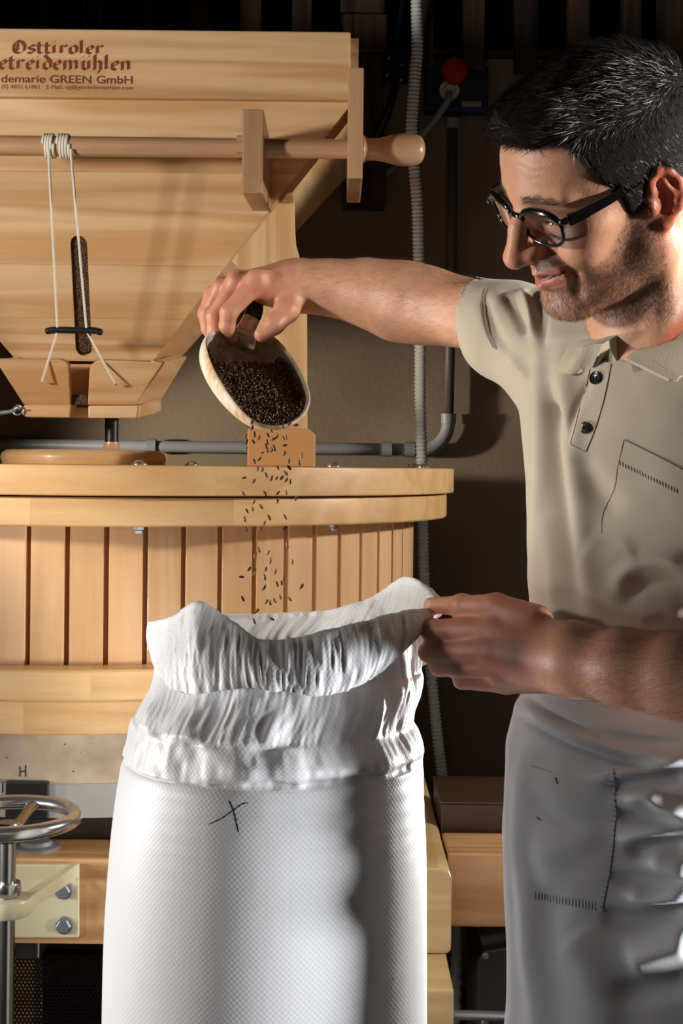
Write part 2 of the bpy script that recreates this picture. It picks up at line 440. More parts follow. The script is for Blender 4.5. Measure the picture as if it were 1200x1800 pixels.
obj('stone_body', lathe([(0, SR_-0.004), (0.0, SR_), (Z_BASE-Z_HOOP-0.0045, SR_), (Z_BASE-Z_HOOP-0.004, SR_-0.004)], (BC.x, BC.y, Z_HOOP), (0, 0, 1), 96), stone_mat(), stone, True, angle=40)
obj('hoop', ring(SR_-0.002, SR_+0.004, Z_HOOP-0.001, Z_ST, 96), plain('galvanised_hoop', RGB(186, 184, 178), 0.45, 0.55, bump=0.15, bscale=35, var=0.18), stone, True, angle=40)
ink = plain('black_marker', RGB(26, 20, 18), 0.7)
def on_drum(px, py, r):
    """point on the drum of radius r seen at the pixel"""
    d = 2.2
    for _ in range(12):
        p = P(px, py, d); dx = p.x-BC.x
        d = BC.y-math.sqrt(max(r*r-dx*dx, 1e-4))
    return P(px, py, d)
hk = [[(35, 1347), (36, 1356), (35, 1365)], [(45.5, 1345), (45, 1355), (45.5, 1365)], [(35.5, 1356.5), (45, 1355.5)]]
obj('letter_mark', merge(*[tube([on_drum(x, y, SR_+0.0003) for x, y in s], 0.0009, 6) for s in hk]), ink, stone)
obj('tick_mark', tube([on_drum(4.5, y, SR_+0.0045) for y in (1374, 1384, 1393)], 0.0008, 6), ink, stone)
mp_ = [on_drum(x, 1390, SR_+0.004) for x in (12, 87)]
zt, zb = on_drum(50, 1371, SR_).z, on_drum(50, 1437, SR_).z
tag(obj('magnet_block', hexa([(mp_[0].x, mp_[0].y-0.012, zb), (mp_[1].x, mp_[1].y-0.012, zb), (mp_[1].x, mp_[1].y+0.004, zb), (mp_[0].x, mp_[0].y+0.004, zb),
      (mp_[0].x, mp_[0].y-0.012, zt), (mp_[1].x, mp_[1].y-0.012, zt), (mp_[1].x, mp_[1].y+0.004, zt), (mp_[0].x, mp_[0].y+0.004, zt)], 0.003), black_plastic, None, False, (mp_[0].x, mp_[0].y, zb)),
    'small black block on the steel hoop behind the handwheel', 'magnet')

# ------------------------------------------------------------------ timber frame below
Z_BT, Z_BO = ZC-0.591, ZC-0.719
fr = thing('timber_trestle', (BC.x, 2.5, FLOOR_Z), 'pale timber trestle of heavy beams carrying the bed stone', 'trestle')
obj('front_beam', box(-1.15, P(752, 1580, 2.16).x, 2.13, 2.245, Z_BO, Z_BT, 0.004), frame_wood, fr)
x0, x1 = P(700, 1580, 2.10).x, P(794, 1580, 2.10).x
end = prism([(x0, 2.105, Z_BO), (x1-0.004, 2.105, Z_BO), (x1, 2.105, Z_BO+0.006), (x1, 2.105, Z_BT-0.016), (x1-0.004, 2.105, Z_BT-0.006), (x1-0.018, 2.105, Z_BT-0.0005), (x0, 2.105, Z_BT)], (0, 1.2, 0), 0.004)
obj('side_beam', end, cream_wood, fr)
obj('side_beam', box(-1.15, -1.02, 2.25, 3.3, Z_BO, Z_BT, 0.004), frame_wood, fr)
xr = P(1330, 1500, 2.22).x
obj('cross_beam', box(x1+0.001, xr, 2.205, 2.33, P(850, 1630, 2.205).z, P(850, 1500, 2.205).z, 0.004), frame_wood, fr)
zl = P(776, 1740, 1.963).z
leg = prism([(x0, 1.963, FLOOR_Z), (P(797, 1780, 1.963).x, 1.963, FLOOR_Z), (P(797, 1780, 1.963).x, 1.963, zl), (x0, 1.963, zl)], (0, 0.2, 0), 0.003)
obj('front_leg', leg, cream_wood, fr)
obj('rear_leg', box(-1.15, -1.02, 3.1, 3.25, FLOOR_Z, Z_BO, 0.004), cream_wood, fr)
obj('rear_leg', box(x0, x1, 3.1, 3.25, FLOOR_Z, Z_BO, 0.004), cream_wood, fr)
obj('front_leg', box(-1.15, -1.05, 2.14, 2.25, FLOOR_Z, Z_BO, 0.004), cream_wood, fr)
obj('bed_plate', box(-1.0, 0.0, 2.30, 3.2, Z_BT-0.03, Z_HOOP-0.002, 0.002), dark_wood['X'], fr)
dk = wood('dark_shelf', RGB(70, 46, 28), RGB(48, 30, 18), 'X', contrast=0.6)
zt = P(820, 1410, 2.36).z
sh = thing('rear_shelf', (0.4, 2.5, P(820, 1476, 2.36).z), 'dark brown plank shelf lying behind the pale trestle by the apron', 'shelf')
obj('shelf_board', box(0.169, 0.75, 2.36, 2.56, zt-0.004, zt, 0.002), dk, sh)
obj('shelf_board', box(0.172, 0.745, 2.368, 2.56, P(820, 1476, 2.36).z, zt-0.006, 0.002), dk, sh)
rod_l, rod_r = P(797, 1784, 2.02), P(898, 1787, 2.02)
ridges = []
for k in range(120): ridges.append(0.0072 if k % 2 else 0.0062)
obj('threaded_rod', tube([rod_l.lerp(rod_r, k/119) for k in range(120)], ridges, 12), zinc, fr, True)
gb = thing('motor_box', (0.24, 2.36, FLOOR_Z), 'dark grey metal motor housing low behind the apron', 'housing')
gm = plain('grey_housing', RGB(62, 60, 56), 0.5, 0.3, bump=0.1)
obj('housing', prism([P(838, 1900, 2.34), P(838, 1690, 2.34), P(850, 1672, 2.34), P(905, 1662, 2.34), P(1010, 1662, 2.34), P(1010, 1900, 2.34)], (0, 0.2, 0), 0.004), gm, gb)
for px, py in ((853, 1680), (852, 1797)):
    obj('screw', lathe([(0, 0.0065), (0.003, 0.0065), (0.0042, 0.004)], P(px, py, 2.339), (0, -1, 0), 12), zinc, gb)
# perforated guard
pg = bmesh.new()
pitch = 0.0066; gy = 2.36
xa, xb = P(20, 1700, gy).x, P(215, 1700, gy).x
za, zb_ = P(100, 1830, gy).z, P(100, 1672, gy).z
row = 0; z = za
while z < zb_:
    x = xa+(pitch/2 if row % 2 else 0)
    while x < xb:
        o_, i_ = [], []
        for k in range(6):
            an = pi/6+k*pi/3
            o_.append(pg.verts.new((x+math.cos(an)*pitch*0.5774, gy, z+math.sin(an)*pitch*0.5774)))
            i_.append(pg.verts.new((x+math.cos(an)*pitch*0.36, gy, z+math.sin(an)*pitch*0.36)))
        for k in range(6): pg.faces.new((o_[k], o_[(k+1) % 6], i_[(k+1) % 6], i_[k]))
        x += pitch
    z += pitch*0.866; row += 1
bmesh.ops.remove_doubles(pg, verts=pg.verts, dist=0.0003)
r_ = bmesh.ops.extrude_face_region(pg, geom=pg.faces[:])
bmesh.ops.translate(pg, vec=(0, 0.0012, 0), verts=[v for v in r_['geom'] if isinstance(v, bmesh.types.BMVert)])
gd = thing('guard_panel', (xa, gy, za), 'dark perforated metal guard under the front beam behind the shaft', 'guard')
obj('perforated_sheet', pg, plain('dark_sheet', RGB(30, 27, 25), 0.5, 0.6), gd)
obj('guard_frame', merge(*[tube([a_, b_], 0.004, 4) for a_, b_ in (((xa, gy, za), (xb, gy, za)), ((xb, gy, za), (xb, gy, zb_)), ((xb, gy, zb_), (xa, gy, zb_)), ((xa, gy, zb_), (xa, gy, za)))]), plain('dark_edge', RGB(30, 27, 25), 0.5, 0.6), gd)
obj('back_board', box(xa-0.1, P(62, 1740, gy).x, gy+0.05, gy+0.06, za-0.05, zb_, 0.001), frame_wood, gd)
tag(obj('beam_clamp', box(P(30, 1672, 2.2).x, P(72, 1672, 2.2).x, 2.19, 2.24, P(50, 1682, 2.2).z, Z_BO, 0.003), steel, None, False, P(50, 1682, 2.2)), 'grey steel clamp under the front beam beside the shaft', 'clamp')

# ------------------------------------------------------------------ handwheel with its shaft and bracket
WD = 1.98
wc = P(14, 1437, WD); WR = 129/FPX*WD-0.0095
hw = thing('handwheel', (wc.x, wc.y, FLOOR_Z), 'shiny steel handwheel on an upright shaft at the lower left', 'handwheel')
circ = [(wc.x+WR*math.cos(t), wc.y+WR*math.sin(t), wc.z) for t in np.linspace(0, 2*pi, 72, endpoint=False)]
obj('wheel_rim', tube(circ, 0.0105, 20, True), chrome, hw, True)
hub_z = wc.z-0.016
obj('hub', lathe([(-0.018, 0.014), (-0.014, 0.019), (0.004, 0.019), (0.010, 0.015), (0.010, 0.004)], (wc.x, wc.y, hub_z), (0, 0, 1), 32), steel, hw, True, angle=40)
for k in range(3):
    an = math.radians(78+120*k); dx, dy = math.cos(an), math.sin(an)
    pts = [(wc.x+dx*r, wc.y+dy*r, hub_z+dz) for r, dz in ((0.012, -0.002), (0.035, 0.0), (0.06, 0.008), (0.08, 0.014), (WR, 0.016))]
    obj('spoke', tube(pts, [0.010, 0.0095, 0.009, 0.010, 0.016], 12, False, 0.45), steel, hw, True)
obj('shaft', lathe([(0, 0.0115), (hub_z-0.018-FLOOR_Z, 0.0115)], (wc.x, wc.y, FLOOR_Z), (0, 0, 1), 32), steel, hw, True, angle=50)
zk = P(14, 1573, WD).z
obj('shaft_collar', lathe([(0, 0.0125), (0.0, 0.018), (0.003, 0.0192), (0.015, 0.0192), (0.018, 0.018), (0.018, 0.0125)], (wc.x, wc.y, zk), (0, 0, 1), 32), steel, hw, True, angle=40)
br = thing('shaft_bracket', (wc.x, 2.12, P(80, 1645, 2.12).z), 'cream painted iron bracket bolted to the front beam, holding the wheel shaft', 'bracket')
zr0, zr1 = P(14, 1606, WD).z, P(14, 1577, WD).z
V, F = lathe([(0, 0.0122), (0, 0.033), (0.003, 0.035), (zr1-zr0-0.003, 0.035), (zr1-zr0, 0.033), (zr1-zr0, 0.0122), (0, 0.0122)], (wc.x, wc.y, zr0), (0, 0, 1), 40)
obj('eye_ring', (V, F[:-2]), cream_paint, br, True, angle=40)
obj('wall_plate', prism([P(-60, 1517, 2.128), P(140, 1517, 2.128), P(140, 1645, 2.128), P(-60, 1645, 2.128)], (0, -0.009, 0), 0.0015), cream_paint, br)
armp = [P(52, 1601, 1.985), P(140, 1541, 2.12), P(140, 1517, 2.12), P(52, 1578, 1.985)]
obj('gusset', hexa([armp[0]+Vector((-0.02, 0, 0)), armp[0], armp[1], armp[1]+Vector((-0.012, 0, 0)), armp[3]+Vector((-0.02, 0, 0)), armp[3], armp[2], armp[2]+Vector((-0.012, 0, 0))], 0.0015), cream_paint, br)
armq = [P(45, 1606, 1.985), P(139, 1600, 2.12), P(139, 1590, 2.12), P(45, 1596, 1.985)]
for px, py in ((112, 1565), (113, 1626)):
    p = P(px, py, 2.119)
    obj('bolt', merge(lathe([(0, 0.0135), (0.002, 0.0135), (0.0025, 0.012)], p, (0, -1, 0), 24),
        lathe([(0.002, 0.0112), (0.009, 0.0112), (0.0105, 0.0095)], p, (0, -1, 0), 6)), zinc, br)
lf = P(64, 1474, 2.19)
tag(obj('levelling_washer', lathe([(0, 0.035), (0.004, 0.036), (0.006, 0.026), (0.011, 0.022), (0.012, 0.010)], (lf.x, lf.y, Z_BT), (0, 0, 1), 32), zinc, None, True, (lf.x, lf.y, Z_BT), 30), 'round zinc levelling washer on the front beam under the handwheel', 'washer')
# ------------------------------------------------------------------ hopper
HX = -0.4838
HT, HB = ZC+0.645, ZC+0.193
def face(u, t, inset=0.0):
    """front face of the hopper: u -1..1 across, t 0 bottom..1 top"""
    h = 0.127+(0.496-0.127)*t
    return Vector((HX+u*h, 2.664+(2.516-2.664)*t, HB+(HT-HB)*t))
fx = (face(1, 1)-face(-1, 1)).normalized()
fup = (face(0, 1)-face(0, 0)).normalized()
fn = fx.cross(fup).normalized()        # pointing away from the camera
if fn.y < 0: fn = -fn
def t_of(py):
    a, b = 0.0, 1.0
    for _ in range(30):
        m = (a+b)/2; q = face(0.3, m); y = to_px([q])[1][0]
        if y > py: a = m
        else: b = m
    return a
hop = thing('grain_hopper', (HX, 2.75, HB), 'large pale pine hopper with maroon blackletter lettering on its top board', 'hopper')
TS = [0.0, t_of(560), t_of(466), t_of(303), 1.0]
slot_t0, slot_t1 = t_of(612), t_of(430)
SLW = 0.0155
cuts = bmesh.new()
c0, c1 = face(0, slot_t0), face(0, slot_t1)
poly = []
for k in range(13):
    a = pi+pi*k/12; poly.append(c0+fx*math.cos(a)*SLW+fup*math.sin(a)*SLW)
for k in range(13):
    a = pi*k/12; poly.append(c1+fx*math.cos(a)*SLW+fup*math.sin(a)*SLW)
cut_bm = prism([p-fn*0.05 for p in poly], fn*0.12, 0)
cut_me = bpy.data.meshes.new('slot_cutter'); cut_bm.to_mesh(cut_me); cut_bm.free()
cut_o = bpy.data.objects.new('slot_cutter', cut_me); COL.objects.link(cut_o)
def boolean_cut(o, cutter):
    md = o.modifiers.new('cut', 'BOOLEAN'); md.object = cutter; md.operation = 'DIFFERENCE'; md.solver = 'EXACT'
    dg = bpy.context.evaluated_depsgraph_get(); ev = o.evaluated_get(dg)
    nm = bpy.data.meshes.new_from_object(ev); o.modifiers.clear(); o.data = nm
for t0, t1 in zip(TS[:-1], TS[1:]):
    e = 0.0001
    poly_b = [face(-1, t0)+fup*e, face(1, t0)+fup*e, face(1, t1)-fup*e, face(-1, t1)-fup*e]
    o = obj('front_board', prism(poly_b, fn*0.020, 0.0003, 1), pine['X'], hop)
    if t0 < slot_t1+0.05: boolean_cut(o, cut_o)
bpy.data.objects.remove(cut_o)
# sloped side boards
for s in (1, -1):
    ft, bt = Vector((HX+s*0.496, 2.519, HT)), Vector((HX+s*0.496, 3.12, HT))
    fb, bb = Vector((HX+s*0.127, 2.667, HB)), Vector((HX+s*0.127, 2.914, HB))
    nrm = (bt-ft).cross(fb-ft).normalized()
    if nrm.x*s > 0: nrm = -nrm                 # inwards
    for a, b in ((0.0, 0.36), (0.36, 0.69), (0.69, 1.0)):
        pl = [fb.lerp(ft, a), bb.lerp(bt, a), bb.lerp(bt, b), fb.lerp(ft, b)]
        g = (pl[3]-pl[0]).normalized()*0.0002
        obj('side_board', prism([pl[0]+g, pl[1]+g, pl[2]-g, pl[3]-g], nrm*0.018, 0.0004), pine['Y'], hop)
    obj('side_board', box(HX+s*0.496-0.010, HX+s*0.496+0.010, 2.522, 3.12, HT+0.001, HT+0.116, 0.0015), pine['Y'], hop)
bkt, bkb = Vector((HX, 3.12, HT)), Vector((HX, 2.914, HB))
pl = [Vector((HX-0.12, 2.914, HB)), Vector((HX+0.12, 2.914, HB)), Vector((HX+0.486, 3.12, HT)), Vector((HX-0.486, 3.12, HT))]
obj('back_board', prism(pl, (0, -0.018, 0.006), 0.001), pine['X'], hop)
obj('back_board', box(HX-0.485, HX+0.485, 3.10, 3.12, HT+0.001, HT+0.116, 0.0015), pine['X'], hop)
TBY = 2.500
tb_top = ZC+0.7655
xr_ = P(615.5, 120, TBY).x
top_board = obj('top_board', box(HX-0.505, xr_, TBY, TBY+0.022, HT, tb_top, 0.004, 3), pine['X'], hop)
# grain behind the slot
grain_col = wood('grain_mass', RGB(96, 62, 34), RGB(40, 24, 12), 'X', scale=20, rough=0.7, bump=0.8)
def grain_bed_mat():
    m, nt, b = new_mat('grain_bed')
    N, L = nt.nodes.new, nt.links.new
    tc = N('ShaderNodeTexCoord'); vo = N('ShaderNodeTexVoronoi'); vo.inputs['Scale'].default_value = 260
    L(tc.outputs['Object'], vo.inputs['Vector'])
    rp = N('ShaderNodeValToRGB')
    rp.color_ramp.elements[0].color = RGB(140, 98, 58); rp.color_ramp.elements[1].color = RGB(64, 40, 22)
    rp.color_ramp.elements[1].position = 0.6
    L(vo.outputs['Distance'], rp.inputs['Fac']); L(rp.outputs[0], b.inputs['Base Color'])
    bp = N('ShaderNodeBump'); bp.inputs['Strength'].default_value = 1.0; bp.inputs['Distance'].default_value = 0.003; bp.invert = True
    L(vo.outputs['Distance'], bp.inputs['Height']); L(bp.outputs[0], b.inputs['Normal']); b.inputs['Roughness'].default_value = 0.55
    return m
bed_m = grain_bed_mat()
c1b = face(0, slot_t1)+fup*0.03; c0b = face(0, slot_t0+0.0)-fup*0.001
gp = []
for k in range(25):
    a = pi+pi*(k/12 if k < 13 else (k-1)/12)
    gp.append((c0 if k < 13 else c1)+fx*math.cos(a)*SLW*0.985+fup*math.sin(a)*SLW*0.985+fup*(0.004 if k < 13 else 0))
bed = obj('slot_grain', prism([q+fn*0.008 for q in gp], fn*0.05, 0), bed_m, None, False, gp[0])
tag(bed, 'dark brown grain filling the hopper, seen through its narrow slot', 'grain', kind='stuff')

# lettering on the top board: broad-nib strokes
maroon = plain('maroon_print', RGB(122, 46, 22), 0.6)
GL = {
 'i': (.58, [[(0, .80), (.18, .96), (.18, .14), (.40, .26)], [(.14, 1.28), (.30, 1.46)]]),
 'n': (1.0, [[(0, .80), (.18, .96), (.18, .04)], [(.18, .74), (.50, .98), (.66, .82), (.66, .14), (.86, .26)]]),
 'm': (1.46, [[(0, .80), (.18, .96), (.18, .04)], [(.18, .74), (.50, .98), (.64, .82), (.64, .04)], [(.64, .74), (.95, .98), (1.1, .82), (1.1, .14), (1.30, .26)]]),
 'r': (.78, [[(0, .80), (.18, .96), (.18, .14), (.36, .24)], [(.18, .74), (.46, .98), (.62, .84)]]),
 'e': (.76, [[(.64, .20), (.40, .02), (.14, .20), (.14, .76), (.42, .98), (.60, .78), (.52, .58), (.16, .46)]]),
 'o': (.82, [[(.40, .02), (.13, .20), (.13, .78), (.42, .98), (.66, .78), (.66, .22), (.40, .02)]]),
 't': (.62, [[(.20, 1.30), (.20, .16), (.42, .02), (.54, .14)], [(.0, .92), (.48, .92)]]),
 'l': (.56, [[(.04, 1.42), (.20, 1.58), (.20, .16), (.42, .26)]]),
 'h': (.90, [[(.04, 1.42), (.20, 1.58), (.20, .04)], [(.20, .74), (.50, .98), (.66, .80), (.66, .10), (.44, -.34)]]),
 'd': (.84, [[(.16, 1.50), (.34, 1.30), (.66, .86), (.66, .22), (.40, .02), (.13, .20), (.13, .70), (.42, .96), (.62, .80)]]),
 's': (.74, [[(.08, .14), (.38, .02), (.60, .22), (.54, .44), (.20, .60), (.14, .80), (.38, .98), (.60, .84)]]),
 'u': (.92, [[(0, .80), (.18, .96), (.18, .20), (.40, .02), (.62, .22)], [(.62, .98), (.62, .14), (.82, .26)]]),
 'w': (.92, [[(0, .80), (.18, .96), (.18, .20), (.40, .02), (.62, .22)], [(.62, .98), (.62, .14), (.82, .26)], [(.08, 1.26), (.24, 1.44)], [(.52, 1.26), (.68, 1.44)]]),
 'O': (1.22, [[(.62, 1.62), (.20, 1.14), (.12, .52), (.30, .12), (.62, .0), (.98, .30), (1.04, .92), (.80, 1.34), (.46, 1.44)], [(.48, 1.34), (.44, .32)]]),
 'G': (1.20, [[(1.0, 1.30), (.62, 1.56), (.20, 1.14), (.12, .52), (.30, .12), (.62, .0), (1.0, .22), (1.0, .76), (.66, .82)], [(.48, 1.34), (.44, .32)]]),
}
def blackletter(word, right_px, width_px, base_py, xh_px):
    """strokes laid on the front of the top board, set from the right end"""
    y = TBY-0.0003
    tot = sum(GL[c][0] for c in word)
    R = P(right_px, base_py, y); s = xh_px/FPX*y; sx = width_px/FPX*y/tot
    nib = (0.165*math.cos(math.radians(38)), 0.165*math.sin(math.radians(38)))
    bm = bmesh.new(); x = -tot; lay_ = 0
    for c in word:
        adv, strokes = GL[c]
        for st in strokes:
            for (ax, ay), (bx, by) in zip(st[:-1], st[1:]):
                q = [(ax-nib[0], ay-nib[1]), (ax+nib[0], ay+nib[1]), (bx+nib[0], by+nib[1]), (bx-nib[0], by-nib[1])]
                lay_ += 1
                vs = [bm.verts.new((R.x+(x+a)*sx, y-0.000012*(lay_ % 9), R.z+b*s)) for a, b in q]
                fc = bm.faces.new(vs); fc.normal_update()
                if fc.normal.y > 0: fc.normal_flip()
        x += adv
    obj('lettering', bm, maroon, top_board)
blackletter('Osttiroler', 184, 163, 95.5, 15.5)
blackletter('Getreidemwhlen', 233, 262, 124, 17)
def sans(body, right_px, base_py, cap_px, width_px, bold):
    cu = bpy.data.curves.new('lettering', 'FONT'); cu.body = body; cu.size = 1.0; cu.extrude = 0.0; cu.align_x = 'LEFT'
    cu.offset = bold
    tmp = bpy.data.objects.new('lettering', cu); COL.objects.link(tmp)
    dg = bpy.context.evaluated_depsgraph_get(); me = bpy.data.meshes.new_from_object(tmp.evaluated_get(dg))
    bpy.data.objects.remove(tmp)
    co = np.empty(len(me.vertices)*3); me.vertices.foreach_get('co', co); co = co.reshape(-1, 3)
    w0, w1 = co[:, 0].min(), co[:, 0].max()
    y = TBY-0.0005; R = P(right_px, base_py, y); sx = width_px/FPX*y/(w1-w0); sz = cap_px/FPX*y/0.70
    out = np.stack([R.x+(co[:, 0]-w1)*sx, np.full(len(co), y), R.z+co[:, 1]*sz], 1)
    me.vertices.foreach_set('co', out.ravel()); me.update()
    o = bpy.data.objects.new('lettering', me); COL.objects.link(o); me.materials.append(maroon)
    o.parent = top_board; o.location = -wpos(top_board)
sans('demarie GREEN GmbH', 233, 147, 13.5, 231, 0.014)
sans('(0) 4852 61061   E-Mail: og@getreidemuehlen.com', 233, 157.5, 7.0, 230, 0.0)

# ------------------------------------------------------------------ lifting rod with brackets, cords and toggle
RD = 2.36
rodz = P(300, 259, RD).z
ra, rb_ = P(-60, 259, RD), P(640, 261, RD)
def bracket(name, x0, x1, y0, y1, d0, d1, label):
    a, b = P(x0, y0, d0), P(x1, y1, d0)
    zt, zb = a.z, b.z
    poly = [Vector((a.x, d0, zb)), Vector((a.x, d0, zt)), Vector((a.x, d1, zt-0.004)), Vector((a.x, d1, zb+0.02))]
    return obj(name, prism(poly, (b.x-a.x, 0, 0), 0.003), beech['Z'], hop)
bracket('rod_bracket', 426, 462, 191, 340, 2.315, 2.60, '')
bracket('rod_bracket', 612, 637, 118, 314, 2.30, 2.62, '')
rod = thing('lifting_rod', (ra.x, RD, rodz), 'turned beech rod with bulbous handle across the hopper front', 'rod')
Lr = rb_.x-ra.x
obj('shaft', lathe([(0, 0.0168), (Lr, 0.0160)], (ra.x, RD, rodz), (1, 0, 0), 32), beech['X'], rod, True, angle=50)
hx = P(637, 261, RD).x
px2 = lambda p: (p-637)/FPX*RD
prof = [(px2(637), 0.010), (px2(637.5), 0.0225), (px2(641), 0.0215), (px2(647), 0.0188), (px2(656), 0.0182), (px2(668), 0.0192), (px2(680), 0.0218), (px2(694), 0.0252), (px2(708), 0.0268), (px2(722), 0.0266), (px2(734), 0.0240), (px2(742), 0.0185), (px2(746), 0.010), (px2(747), 0.003)]
pr = catmull(np.array(prof), 60)
obj('handle', lathe([(a, max(r, 0.001)) for a, r in pr], (hx, RD, P(690, 263, RD).z), (1, 0, 0), 40), beech['X'], rod, True, angle=60)
for py in (243, 273):
    q = P(420, py, RD-0.012)
    obj('peg', lathe([(0, 0.003), (0.001, 0.0045), (0.014, 0.0045)], (q.x-0.004, q.y, q.z), (1, 0, 0), 12), beech['X'], rod, True, angle=50)
cordl = thing('hoist_string', P(100, 260, RD), 'white cord wound on the rod, hanging through a black toggle to the feed shoe', 'string')
def winding(x0, x1, n):
    xa, xb = P(x0, 260, RD).x, P(x1, 260, RD).x
    pts = []
    for k in range(n*20+1):
        a = 2*pi*k/20
        pts.append((xa+(xb-xa)*k/(n*20), RD-0.0187*math.cos(a), rodz+0.0187*math.sin(a)))
    return pts
CRD = 0.0024
obj('winding', tube(winding(79, 97, 4), CRD, 8), cord_mat, cordl, True)
obj('winding', tube(winding(104, 124, 4), CRD, 8), cord_mat, cordl, True)
s1, s2 = P(85, 262, RD-0.020), P(124, 262, RD-0.020)
h1, h2 = P(101, 582, 2.505), P(152, 582, 2.505)
e1, e2 = P(74, 670, 2.503), P(202, 674, 2.503)
e1i, e2i = e1+Vector((0, 0.012, -0.001)), e2+Vector((0, 0.012, -0.001))
obj('strand', tube([s1, s1.lerp(h1, 0.5), h1, e1, e1i], CRD*0.92, 8), cord_mat, cordl, True)
obj('strand', tube([s2, s2.lerp(h2, 0.5), h2, e2, e2i], CRD*0.92, 8), cord_mat, cordl, True)
tg = [P(80, 583, 2.505), P(95, 580, 2.505), P(130, 580.5, 2.505), P(165, 581, 2.505), P(180, 585, 2.505)]
obj('toggle', tube(catmull(np.array(tg), 16), [0.005]+[0.0075]*14+[0.005], 12, False, 0.8), black_plastic, cordl, True)

# ------------------------------------------------------------------ feed shoe
shoe = thing('feed_shoe', P(140, 735, 2.6), 'pale pine feed shoe trough hanging by white cords under the hopper', 'feed shoe')
def pp(l, d): return [P(x, y, d) for x, y in l]
def tilt(l): return [P(x, y, 2.505+0.045*(y-634)/78) for x, y in l]
right = tilt([(157, 652), (159, 643), (166, 636), (176, 633), (286, 637), (238, 712), (154, 712)])
left = tilt([(121, 652), (119, 642), (113, 635), (104, 632), (-8, 632), (42, 712), (124, 712)])
bk = (0, 0.022, 0.004)
obj('front_panel', prism(right, bk, 0.002), pine['X'], shoe)
obj('front_panel', prism(left, bk, 0.002), pine['X'], shoe)
obj('base_block', prism(pp([(155, 713), (241, 713), (243, 717), (240, 735), (155, 735)], 2.535), (0, 0.06, 0.004), 0.003), pine['X'], shoe)
obj('base_block', prism(pp([(44, 711), (125, 711), (123, 734.5), (44, 733), (39, 729), (39, 716)], 2.535), (0, 0.06, 0.004), 0.003), pine['X'], shoe)
obj('base_board', prism(pp([(50, 715), (238, 716), (238, 735), (50, 734)], 2.59), (0, 0.30, 0.02), 0.002), pine['X'], shoe)
sr = [P(286, 638, 2.507), P(329, 627, 2.80), P(283, 703, 2.80), P(239, 712, 2.552)]
obj('side_panel', prism(sr, (-0.020, 0, 0.004), 0.002), pine['Y'], shoe)
sl = [P(-8, 634, 2.507), P(30, 627, 2.80), P(78, 703, 2.80), P(42, 711, 2.552)]
obj('side_panel', prism(sl, (0.020, 0, 0.004), 0.002), pine['Y'], shoe)
blk = [P(240.5, 714, 2.541), P(283, 700, 2.80), P(283, 722, 2.80), P(240.5, 734, 2.541)]
obj('base_edge', prism(blk, (-0.02, 0, 0), 0.002), pine['Y'], shoe)
ib = [P(100, 640, 2.60), P(180, 640, 2.60), P(180, 716, 2.60), P(100, 716, 2.60)]
obj('inner_board', prism(ib, (0, 0.012, 0), 0.001), pine['X'], shoe)
sg = obj('shoe_grain', box(P(121, 705, 2.58).x, P(158, 705, 2.58).x, 2.556, 2.598, P(140, 713, 2.58).z, P(140, 694, 2.58).z, 0.004), bed_m, None, False, P(140, 712, 2.58))
tag(sg, 'small heap of dark grain in the notch of the feed shoe', 'grain', kind='stuff')
hk = thing('hook', P(30, 722, 2.53), 'small steel hook and screw eye at the left of the feed shoe', 'hook')
ec = P(31, 721, 2.53)
obj('screw_eye', tube([ec+Vector((0.0085*math.cos(t), 0.003*math.sin(t), 0.0085*math.sin(t))) for t in np.linspace(0, 2*pi, 24, endpoint=False)], 0.0017, 8, True), chrome, hk, True)
obj('screw_shank', tube([ec+Vector((0.0085, 0, 0)), ec+Vector((0.02, 0.004, 0))], 0.0017, 8), chrome, hk, True)
obj('hook_rod', tube([P(-60, 729, 2.53), P(0, 726, 2.53), P(16, 724, 2.53), P(26, 721, 2.53), P(30, 716, 2.53), P(34, 719, 2.527)], 0.0042, 10), zinc, hk, True)

# stand board carrying the hopper
std = thing('hopper_stand', P(495, 821, 2.47), 'pale upright stand board with foot block cradling the hopper side', 'stand')
poly = []
for x, y in ((500, 345), (503, 339), (509, 336), (514, 340), (517, 348), (518, 400), (520, 430), (527, 455), (535, 475), (539, 500), (540, 790), (451, 790), (451, 512), (440, 490), (406, 458)): poly.append(P(x, y, 2.462))
obj('upright_board', prism(poly, (0, 0.022, 0), 0.002), pine['Z'], std)
a, b = P(435, 753, 2.42), P(552, 820, 2.42)
fb = [Vector((a.x, 2.42, Z_LT)), Vector((b.x, 2.42, Z_LT)), Vector((b.x, 2.42, a.z-0.008)), Vector((b.x-0.008, 2.42, a.z)), Vector((a.x+0.003, 2.42, a.z)), Vector((a.x, 2.42, a.z-0.003))]
obj('foot_block', prism(fb, (0, 0.041, 0), 0.004), plain('foot_pine', RGB(206, 152, 98), 0.4, bump=0.05, var=0.08), std)
obj('foot_block', prism([Vector((q.x, 2.4845, q.z)) for q in fb], (0, 0.04, 0), 0.004), pine['X'], std)

